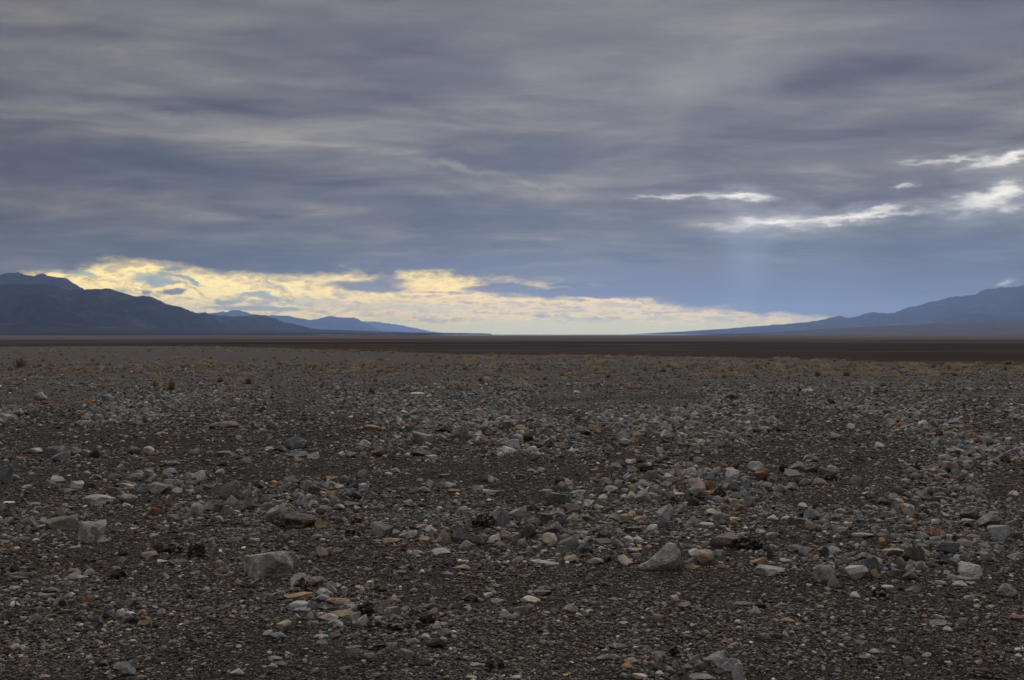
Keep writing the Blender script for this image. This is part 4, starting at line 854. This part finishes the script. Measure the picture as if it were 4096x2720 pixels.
def bush_mesh(name, seed, nst, nlf, leaf, what, open_=0.0):
    """unit shrub: half width 1, height 1; what = stems, foliage or both"""
    r = np.random.default_rng(seed); V = []; Fc = []; S = []
    def tri(a, b, c, s): k = len(V); V.extend([a, b, c]); Fc.append((k, k + 1, k + 2)); S.extend([s] * 3)
    def quad(a, b, c, d, s): k = len(V); V.extend([a, b, c, d]); Fc.append((k, k + 1, k + 2, k + 3)); S.extend([s] * 4)
    lumps = [(r.uniform(0, 6.28), r.uniform(.65, 1.15), r.uniform(.3, .8)) for _ in range(7)]
    def reach(az):
        return .72 + sum(.30 * (q - .8) * math.exp(-((math.sin((az - a) / 2)) / w) ** 2 * 2) for a, q, w in lumps)
    heads = []
    for i in range(nst):
        az = r.uniform(0, 6.28); t = r.random() ** .55; el = R(88) * (1 - t) + R(6) * t
        L = reach(az) * r.uniform(.75, 1.15)
        b = np.array([r.normal(0, .10), r.normal(0, .10), 0.0])
        e = np.array([math.cos(az) * math.cos(el) * L, math.sin(az) * math.cos(el) * L, math.sin(el) * L * (.8 + .35 * r.random()) + .05])
        mid = b * .4 + e * .5 + np.array([0, 0, .07]) + r.normal(0, .05, 3)
        w = .016 if what != 'foliage' else 0
        side = np.cross(e - b, [0, 0, 1.0]); side = side / (np.linalg.norm(side) + 1e-6) * w
        s = r.random() * .6
        if what in ('stems', 'both'):
            quad(b - side, b + side, mid + side * .8, mid - side * .8, s); quad(mid - side * .8, mid + side * .8, e + side * .35, e - side * .35, s)
        heads.append((mid, e))
    if what in ('foliage', 'both'):
        for i in range(nlf):
            m_, e = heads[r.integers(len(heads))]; t = r.random() ** (.6) ; p = m_ + (e - m_) * t * 1.08 + r.normal(0, .055, 3)
            p[2] = max(p[2], .02)
            d1 = r.normal(size=3); d1 /= np.linalg.norm(d1); d2 = np.cross(d1, r.normal(size=3)); d2 /= np.linalg.norm(d2)
            q = leaf * r.uniform(.6, 1.5); s = min(1, max(0, r.normal(.5, .25)))
            quad(p, p + d1 * q + d2 * q * .35, p + d1 * q * 2, p + d1 * q - d2 * q * .35, s)
    V = np.array(V); me = bpy.data.meshes.new(name); me.from_pydata(V.tolist(), [], Fc); me.update()
    a = me.attributes.new('shade', 'FLOAT', 'POINT'); a.data.foreach_set('value', np.array(S, np.float32))
    return me
BUSHES = [bush_mesh('desert_shrub', 40 + i, 110, 900, .034, 'both') for i in range(7)]
for b in BUSHES: b.materials.append(TWIG)
SC = {'o': (.42, .295, .20), 'O': (.38, .24, .155), 'g': (.36, .34, .245), 'G': (.20, .205, .14), 't': (.50, .40, .27), 'n': (.30, .215, .155), 'r': (.28, .175, .13)}
SW = {'o': 'orange-tan', 'O': 'rusty orange', 'g': 'grey-green', 'G': 'dark green', 't': 'straw-coloured', 'n': 'brown', 'r': 'reddish brown'}
SHRUBS = []
BZ = [
 (0, 1400, .5786, """120,137,120,100,G! 1055,266,115,72,g! 1172,278,125,98,o! 1515,222,112,46,t! 1705,234,118,62,g! 965,157,76,32,o 1215,142,66,32,t 845,190,62,24,G 990,116,52,24,G 1420,270,60,36,o 690,258,92,30,n 2105,217,66,38,o 2210,212,62,28,r 1985,250,62,20,n 60,288,90,34,r 425,285,62,30,r 1205,600,80,28,r 125,762,60,20,o
  1395,133,60,30,g 1680,135,60,26,g 1585,132,50,30,o 2000,138,60,30,o 480,133,48,22,g 310,125,70,26,o 390,112,66,20,g 670,103,60,26,n 840,110,70,20,o 1350,108,50,22,g 1440,118,60,26,o 2170,118,80,24,n"""),
 (1366, 1400, .5786, """205,305,112,66,g! 150,215,62,34,o 232,222,72,38,O! 340,188,92,22,o 405,222,46,18,o 850,140,72,32,G! 1100,146,92,32,g! 1245,142,62,30,G! 960,216,76,38,n! 1410,206,82,34,g! 1525,182,80,28,O! 1305,236,78,26,O 1275,208,122,24,O 1850,193,92,34,g! 2070,216,82,38,g! 1770,152,102,38,o! 840,215,56,22,O 700,312,100,44,n 400,320,86,36,n 600,217,82,14,r
  75,152,60,20,o 160,158,50,22,g 500,150,60,24,G 540,148,44,24,g 640,138,70,20,o 800,160,56,20,g 915,135,60,24,g 985,145,50,26,g 1170,198,60,20,n 885,215,52,24,O 1700,135,60,20,o 1665,182,50,24,O 2230,152,90,34,g! 2180,130,60,24,g 2340,190,46,28,r 1475,285,60,20,O 1560,300,50,22,O 2020,165,50,18,g 2115,160,50,22,G 2050,56,60,20,t 1550,65,44,14,n 1150,55,54,16,t 1880,65,50,14,n"""),
 (2732, 1400, .5786, """290,195,72,36,G! 640,206,62,30,g 235,195,62,28,g 370,195,60,24,g 500,184,62,24,G 940,180,112,40,o! 1140,180,112,40,g! 1440,190,62,22,g 800,176,62,22,g 390,164,62,40,O! 490,160,80,30,O 1530,156,72,26,g 1890,181,92,30,n! 1945,202,46,20,g 2145,218,72,24,g! 2230,180,62,22,n 1785,247,150,40,t! 1395,252,112,36,g! 1570,250,112,36,r! 1030,268,82,32,r 1110,236,62,28,o
  370,268,42,32,o 1710,94,66,24,n! 1640,94,60,22,n 2005,104,88,28,n! 2270,100,112,30,n! 740,58,42,18,n 1960,228,132,20,g 2095,234,62,22,g 2205,241,112,20,r 460,225,82,18,r 735,265,80,22,r 150,130,90,26,o 520,122,50,24,G 420,80,60,22,O 330,75,50,16,o 610,75,60,18,r 930,78,80,24,t 1050,82,60,24,n 1145,70,50,18,n 1690,155,60,28,g 1740,160,70,24,o 2340,172,50,16,o 15,185,44,24,n 2130,130,70,22,o 1650,130,60,34,g
  1460,130,60,26,g 1360,104,60,20,O 1240,100,50,28,o 730,115,60,24,o 900,132,50,20,g 1105,120,50,22,g 1330,150,60,20,g"""),
]
big = {  # hand-written labels for the shrubs that stand out
 (0,120): 'tall dark green bush standing alone at the far left of the shrub belt', (0,1055): 'grey-green twiggy shrub grown together with an orange-brown one', (0,1172): 'orange-brown twiggy shrub at the right of a grey-green one, left part',
 (0,1515): 'dome-shaped straw-orange shrub alone on the gravel, left of centre', (0,1705): 'low grey-green mound shrub right of the straw-orange dome', (1,205): 'wispy grey-green shrub nearest the camera, at the edge of the stone field left of centre',
 (1,232): 'rusty orange shrub alone just beyond the wispy grey-green one', (2,1785): 'long low straw-coloured shrub mound on the right, near the sandy lane',
 (2,2270): 'wide brown shrub on the brink of the plain at the right edge', (2,1395): 'grey-green shrub left of the reddish twiggy one on the right', (2,1570): 'reddish brown twiggy shrub between two pale mounds on the right',
}
for zi, (ox, oy, k, txt) in enumerate(BZ):
    for tok in txt.split():
        a = tok.rstrip('!').split(','); X, B, W_, H_ = map(float, a[:4])
        SHRUBS.append(dict(px=ox + X * k, py=oy + B * k, w=W_ * k, h=H_ * k, col=a[4], key=big.get((zi, int(X))), parts=tok.endswith('!') and W_ > 70, hand=True))
# the rest of the belt, strewn between the measured ones
occ = [(s['px'], s['py']) for s in SHRUBS]
tries = 0
while len(SHRUBS) < 292 and tries < 9000:
    tries += 1
    px = random.uniform(-60, 4150); u = (px - CX) / F
    top = HY + F * CAMH / float(edge_dist(u)) + 4
    py = top + (1492 - top) * random.random() ** .8
    if 500 < px < 2500 and 1410 < py < 1432 and random.random() < .85: continue
    if any(abs(px - a) < 26 and abs(py - b) < 8 for a, b in occ[-400:]): continue
    sz = random.uniform(.75, 1.25) * 46 * ((py - HY) / 150) ** .9
    c = random.choice('ooOggggGtnnn'); occ.append((px, py))
    SHRUBS.append(dict(px=px, py=py, w=sz, h=sz * random.uniform(.28, .45), col=c, key=None, parts=False, hand=False))
def jitter(c, a=.12):
    f = random.uniform(1 - a, 1 + a); return tuple(v * f * random.uniform(.95, 1.05) for v in c)
SL = [(s['px'], s['py'], t) for s in SHRUBS for t in [{
 (0): None}.get(1)] if t]
SLM = [(69, 1478, 'tall dark green bush at the far left'), (650, 1556, 'paired shrubs left of centre'), (877, 1528, 'straw-orange dome shrub'), (987, 1535, 'grey-green mound shrub'), (1485, 1576, 'wispy shrub by the stone field'),
 (1858, 1481, 'dark green shrub of the middle'), (2086, 1482, 'dark green shrub right of the middle'), (1921, 1525, 'brown dome shrub of the middle'), (2182, 1519, 'grey-green shrub below the lit gap'), (2564, 1525, 'olive dome shrub right of centre'),
 (2436, 1512, 'grey-green dome right of centre'), (3276, 1504, 'wide orange shrub on the right'), (3392, 1504, 'wide grey-green shrub on the right'), (3765, 1543, 'long straw-coloured mound'), (4045, 1458, 'wide brink shrub at the right edge'), (2900, 1512, 'darkest green shrub on the right'), (3826, 1504, 'brown dome at the right')]
sused = {}
for s in SHRUBS:
    gx, gy, gz = ground_point(s['px'], s['py']); k = gy / F; w = s['w'] * k; h = s['h'] * k
    col = jitter(SC[s['col']])
    rot = random.uniform(0, 6.28)
    if s['parts']:
        o = bpy.data.objects.new('desert_shrub', None); COL.objects.link(o); o.empty_display_size = .1
        sd_ = int(s['px'])
        st = bpy.data.objects.new('stems', bush_mesh('stems', sd_, 260, 0, 0, 'stems')); fo = bpy.data.objects.new('foliage', bush_mesh('foliage', sd_, 260, 1500, .022, 'foliage'))
        if s['key'] and 'tall dark' in s['key']: col = (.085, .082, .055); w *= 1.1; h *= 1.15
        for q, c_ in ((st, SC['n']), (fo, col)):
            q.data.materials.append(TWIG); COL.objects.link(q); q.parent = o; q.color = (*c_, 1)
    else:
        o = bpy.data.objects.new('desert_shrub', random.choice(BUSHES)); COL.objects.link(o); o.color = (*col, 1)
    tall = s['key'] and 'tall dark' in s['key']
    o.scale = (w * .62, w * .55, h * (1.0 if tall else 1.22)); o.rotation_euler = (0, 0, rot); o.location = (gx, gy + w * .3, gz - .01)
    ds = sorted(SLM, key=lambda l: math.hypot(s['px'] - l[0], (s['py'] - l[1]) * 4)); lab = s['key']
    if not lab:
        wd = 'broad' if s['w'] > 55 else 'small' if s['w'] < 32 else 'mid-sized'; shp = 'flat' if s['h'] < s['w'] * .36 else 'domed'
        opts = []
        for l in ds[:3]:
            dx = s['px'] - l[0]; dy = s['py'] - l[1]
            wv = ('just ' if abs(dx) < 90 else '') + ('left of' if dx < 0 else 'right of') if abs(dx) > abs(dy) * 3 else ('in front of' if dy > 0 else 'beyond')
            opts += [f"{wd} {SW[s['col']]} shrub {wv} the {l[2]}", f"{wd} {shp} {SW[s['col']]} shrub {wv} the {l[2]}"]
        for i_, l in enumerate(ds[:2]):
            for l2 in ds[1:4]:
                if l2 is not l: opts += [f"{SW[s['col']]} shrub between the {l[2]} and the {l2[2]}"]
        opts = [q for q in opts if len(q.split()) <= 16]
        lab = next((q for q in opts if q not in sused), None)
        if not lab:
            lab = opts[1]
            for wv in ('nearer', 'farther', 'leftmost', 'rightmost', 'another'):
                if f"{wv} {opts[0]}" not in sused: lab = f"{wv} {opts[0]}"; break
    sused[lab] = 1
    o['label'] = lab; o['category'] = 'shrub'; o['group'] = 'shrubs of the belt beyond the stones'
# far scrub along the brink, too many and too small to count
FB = []
for i in range(3): b = bush_mesh('far_shrub', 90 + i, 50, 260, .05, 'both'); b.materials.append(TWIGI); FB.append(b)
FARC = library_collection('far_shrub_shapes', FB)
pts = []; tn = []; scl = []
for _ in range(3000):
    u = random.uniform(-.47, .47); e = float(edge_dist(u)); r = 33 * (e * 1.05 / 33) ** random.random() if random.random() < .6 else random.uniform(45, e * 1.0)
    px = CX + F * u; py = HY + F * CAMH / r
    if 1408 < py < 1434 and 500 < px < 2600 and random.random() < .93: continue
    if fbm(u * 46 + 3, r / 7.0, 3) < (.50 if r > 45 else .58): continue
    x, y = u * r, r; w = random.uniform(.14, .42)
    pts.append((x, y, float(ground_z(x, y)) - .01)); scl.append((w, w * .9, w * random.uniform(.35, .7))); c = random.choice('ooOggggtnnn'); tn.append(jitter(SC[c], .2))
for _ in range(140):        # rusty growth on the lip of the fan, left of the middle
    u = random.uniform(-.30, .12); e = float(edge_dist(u)); r = e * random.uniform(.86, 1.03); x, y = u * r, r; w = random.uniform(.25, .6)
    pts.append((x, y, float(ground_z(x, y)) - .01)); scl.append((w, w, w * .5)); tn.append(jitter(SC[random.choice('oOnn')], .2))
n = len(pts); instancer('far_scrub', 'sparse orange and grey scrub dotted over the far edge of the fan', pts, np.stack([np.zeros(n), np.zeros(n), RNG.uniform(0, 6.28, n)], 1), scl, np.array(tn), RNG.integers(0, 3, n), FARC)

# ------------------------------------------------------------------ dead wood and dry stalks
def wood_material(name, ca, cb):
    m, g, bs = material(name); p = g.node('ShaderNodeNewGeometry').outputs['Position']
    n = g.noise(g.vm('MULTIPLY', p, (30, 30, 90)), 1.0, 5, .6); g.put(bs.inputs['Base Color'], g.ramp(n, [(.35, ca), (.65, cb)]))
    g.put(bs.inputs['Normal'], g.bump(n, .6, .01)); return m
WOOD = wood_material('driftwood', (.06, .045, .033), (.24, .19, .14)); STRAW = wood_material('dry_straw', (.20, .11, .05), (.33, .20, .10)); BARK = wood_material('dark_bark', (.022, .015, .011), (.065, .042, .03))
def tube_into(V, Fc, pts, rad, seg=7):
    pts = [Vector(p) for p in pts]; out = []
    for i in range(len(pts) - 1):       # smooth the bend
        a = pts[max(i - 1, 0)]; b = pts[i]; c = pts[i + 1]; d = pts[min(i + 2, len(pts) - 1)]
        for j in range(5):
            t = j / 5; out.append((0.5 * ((2 * b) + (c - a) * t + (2 * a - 5 * b + 4 * c - d) * t * t + (3 * b - a - 3 * c + d) * t ** 3), rad[i] * (1 - t) + rad[i + 1] * t))
    out.append((pts[-1], rad[-1])); k0 = len(V)
    for i, (p, r_) in enumerate(out):
        q = out[min(i + 1, len(out) - 1)][0] - out[max(i - 1, 0)][0]; q.normalize(); s = q.cross(Vector((0.1, 0.2, 1))); s.normalize(); t = q.cross(s)
        for j in range(seg):
            a = j / seg * 6.283; w = r_ * (1 + .25 * math.sin(3 * a + i * .7)); V.append(tuple(p + s * math.cos(a) * w + t * math.sin(a) * w))
    for i in range(len(out) - 1):
        for j in range(seg): Fc.append((k0 + i * seg + j, k0 + i * seg + (j + 1) % seg, k0 + (i + 1) * seg + (j + 1) % seg, k0 + (i + 1) * seg + j))
    Fc.append(tuple(k0 + j for j in range(seg))[::-1]); Fc.append(tuple(k0 + (len(out) - 1) * seg + j for j in range(seg)))
def wood(name, label, cat, mat, px, py, limbs):
    """limbs: lists of (dx, up, away, radius) in picture pixels at the distance of (px, py)"""
    gx, gy, gz = ground_point(px, py); k = gy / F; V = []; Fc = []
    for L in limbs: tube_into(V, Fc, [(a * k, c * k, b * k) for a, b, c, _ in L], [q[3] * k for q in L])
    o = mesh_obj(name, V, Fc, mat); o.location = (gx, gy, gz); o['label'] = label; o['category'] = cat; return o
wood('driftwood', 'bleached driftwood root with curved prongs beside the ochre-tan block', 'driftwood', WOOD, 2735, 1972, [
 [(-28, 2, 10, 4), (-26, 26, 8, 6), (-8, 38, 6, 6), (14, 40, 12, 5), (40, 46, 20, 3)], [(-8, 0, -10, 3), (-14, 16, -4, 5), (-4, 34, 4, 5), (4, 52, 10, 3)],
 [(14, 0, -16, 3), (2, 12, -8, 5), (-6, 28, 0, 5)], [(24, 2, -4, 3), (12, 14, 0, 4), (4, 32, 4, 4)], [(-20, 34, 8, 4), (-6, 54, 14, 2)], [(20, 42, 14, 4), (34, 34, 16, 3), (48, 40, 20, 2)]])
wood('dead_branch', 'long curved dead branch lying below the dark root, right of centre', 'branch', WOOD, 2540, 1932, [[(-40, 2, 0, 3), (-20, 12, 4, 4), (6, 18, 6, 4), (34, 15, 8, 3), (52, 22, 10, 2)], [(10, 18, 6, 3), (20, 26, 8, 1.6)]])
wood('dead_root', 'dark tangled dead root with pale prongs, beyond the driftwood', 'root', BARK, 2575, 1886, [
 [(-30, 2, 0, 7), (-8, 14, 6, 12), (16, 14, 8, 11), (36, 8, 8, 5)], [(20, 18, 8, 4), (40, 22, 8, 3), (62, 24, 10, 3)], [(-6, 4, 0, 10), (14, 6, 4, 10), (28, 2, 4, 6)]])
wood('dead_twig', 'pale crooked twig in front of the dark dead root', 'twig', WOOD, 2548, 1905, [[(-48, 22, 0, 1.6), (-22, 10, 0, 2), (0, 6, 0, 2.2), (22, 2, 0, 1.6)], [(6, 28, 2, 2), (14, 12, 0, 2.4), (26, 6, 0, 2), (34, 0, 0, 1.4)]])
wood('driftwood', 'pale twisted driftwood lying on bare gravel in front of the right stone field', 'driftwood', WOOD, 2665, 1806, [[(-68, 22, 0, 1.8), (-40, 14, 0, 2.4), (-10, 4, 2, 2.8), (20, 6, 2, 3), (48, 12, 4, 2)], [(-30, 4, 0, 1.6), (-8, 2, 0, 2), (10, 1, 0, 1.5)], [(14, 6, 2, 2), (34, 2, 0, 1.6), (56, 3, 0, 1.2)]])
wood('dead_branch', 'thin dark branch lying flat in front of the far brown wedge boulder', 'branch', BARK, 1955, 1756, [[(-46, 4, 0, 1.8), (-14, 2, 0, 2.4), (14, 4, 0, 3), (34, 10, 0, 2.6)], [(-34, 0, -2, 1.4), (0, 0, 0, 1.6)]])
wood('dead_branch', 'bundle of broken dark twigs in the stones below the driftwood', 'branch', BARK, 2785, 1998, [[(-32, 2, 0, 3), (0, 12, 6, 4), (24, 26, 10, 2)], [(-20, 0, -4, 3), (6, 8, 0, 4), (22, 20, 8, 2)], [(-36, 6, 6, 2.5), (2, 10, 8, 3), (20, 34, 12, 1.6)]])
wood('dry_plant', 'upright leafless dry plant sprouting in the middle stone pile', 'dry plant', BARK, 2690, 2032, [[(0, 0, 0, 2.4), (-4, 20, 0, 2), (-20, 46, 2, 1.2)], [(0, 2, 0, 2.2), (6, 26, 0, 1.8), (16, 52, 2, 1)], [(-1, 6, 0, 1.8), (-12, 22, 0, 1.4), (-34, 34, 2, 1)], [(2, 12, 0, 1.6), (18, 26, 0, 1.2), (36, 36, 0, .9)], [(-3, 22, 0, 1.4), (2, 44, 0, .9)]])
wood('dry_plant', 'broken orange straw stalks in front of a pale blue-grey boulder', 'dry plant', STRAW, 3245, 2244, [[(-8, 0, -10, 1.6), (0, 16, 0, 1.8), (12, 38, 8, 1)], [(-16, 24, 0, 1.4), (8, 22, 2, 1.6), (40, 26, 6, 1)], [(-30, 14, 0, 1), (4, 20, 0, 1.6), (22, 40, 4, .9)], [(-2, 10, 0, 1.2), (-16, 30, 2, .9)], [(4, 18, 0, 1.2), (28, 34, 0, .9)]])
wood('dead_branch', 'straight pale stick lying on gravel left of a small squarish grey stone', 'stick', WOOD, 3622, 2184, [[(-36, 6, 2, 2.6), (-8, 3, 0, 2.6), (20, 2, 0, 2.8), (40, 0, -2, 2)]])
wood('dead_twig', 'thin pale twig beside the cream sticks right of the fine gravel clearing', 'twig', WOOD, 3020, 2060, [[(-44, 10, 2, 1.2), (-16, 4, 0, 1.6), (10, 6, 0, 1.5), (44, 0, -2, 1.2)]])
wood('dead_twig', 'short crossed orange twigs beyond the tan oblong cobble', 'twig', STRAW, 600, 2104, [[(-34, 0, -2, 1.8), (-6, 8, 0, 2), (20, 14, 4, 1.4), (40, 22, 6, 1)], [(-42, 4, 0, 2), (-30, 14, 2, 2), (-26, 20, 2, 1.2)]])
wood('dead_twig', 'tiny upright straw at the bottom right', 'twig', STRAW, 3622, 2678, [[(-4, 26, 2, 1.4), (0, 12, 0, 2), (5, 0, -2, 1.8)], [(2, 24, 0, 1.2), (6, 4, 0, 1.4)]])
wood('dead_twig', 'thin curved stalk bent over a flat grey stone, left of the box-shaped boulder', 'twig', WOOD, 985, 2184, [[(-44, -2, -4, 1.2), (-10, 3, 0, 1.8), (20, 4, 0, 1.8), (46, 3, 0, 1.2)]])
wood('dry_plant', 'dark spiky dead tuft on the gravel at the right, beyond the grey slab', 'dry plant', BARK, 3666, 1880, [[(0, 0, 0, 8), (2, 16, 0, 6), (0, 34, 0, 1)], [(-6, 0, 0, 6), (-10, 12, 0, 4), (-22, 22, 0, 1)], [(6, 0, 0, 6), (12, 12, 0, 4), (20, 24, 0, 1)], [(-2, 2, -6, 6), (-2, 10, -8, 5), (-6, 22, -6, 1)], [(4, 2, -4, 6), (8, 8, -6, 5), (10, 20, -4, 1)]])
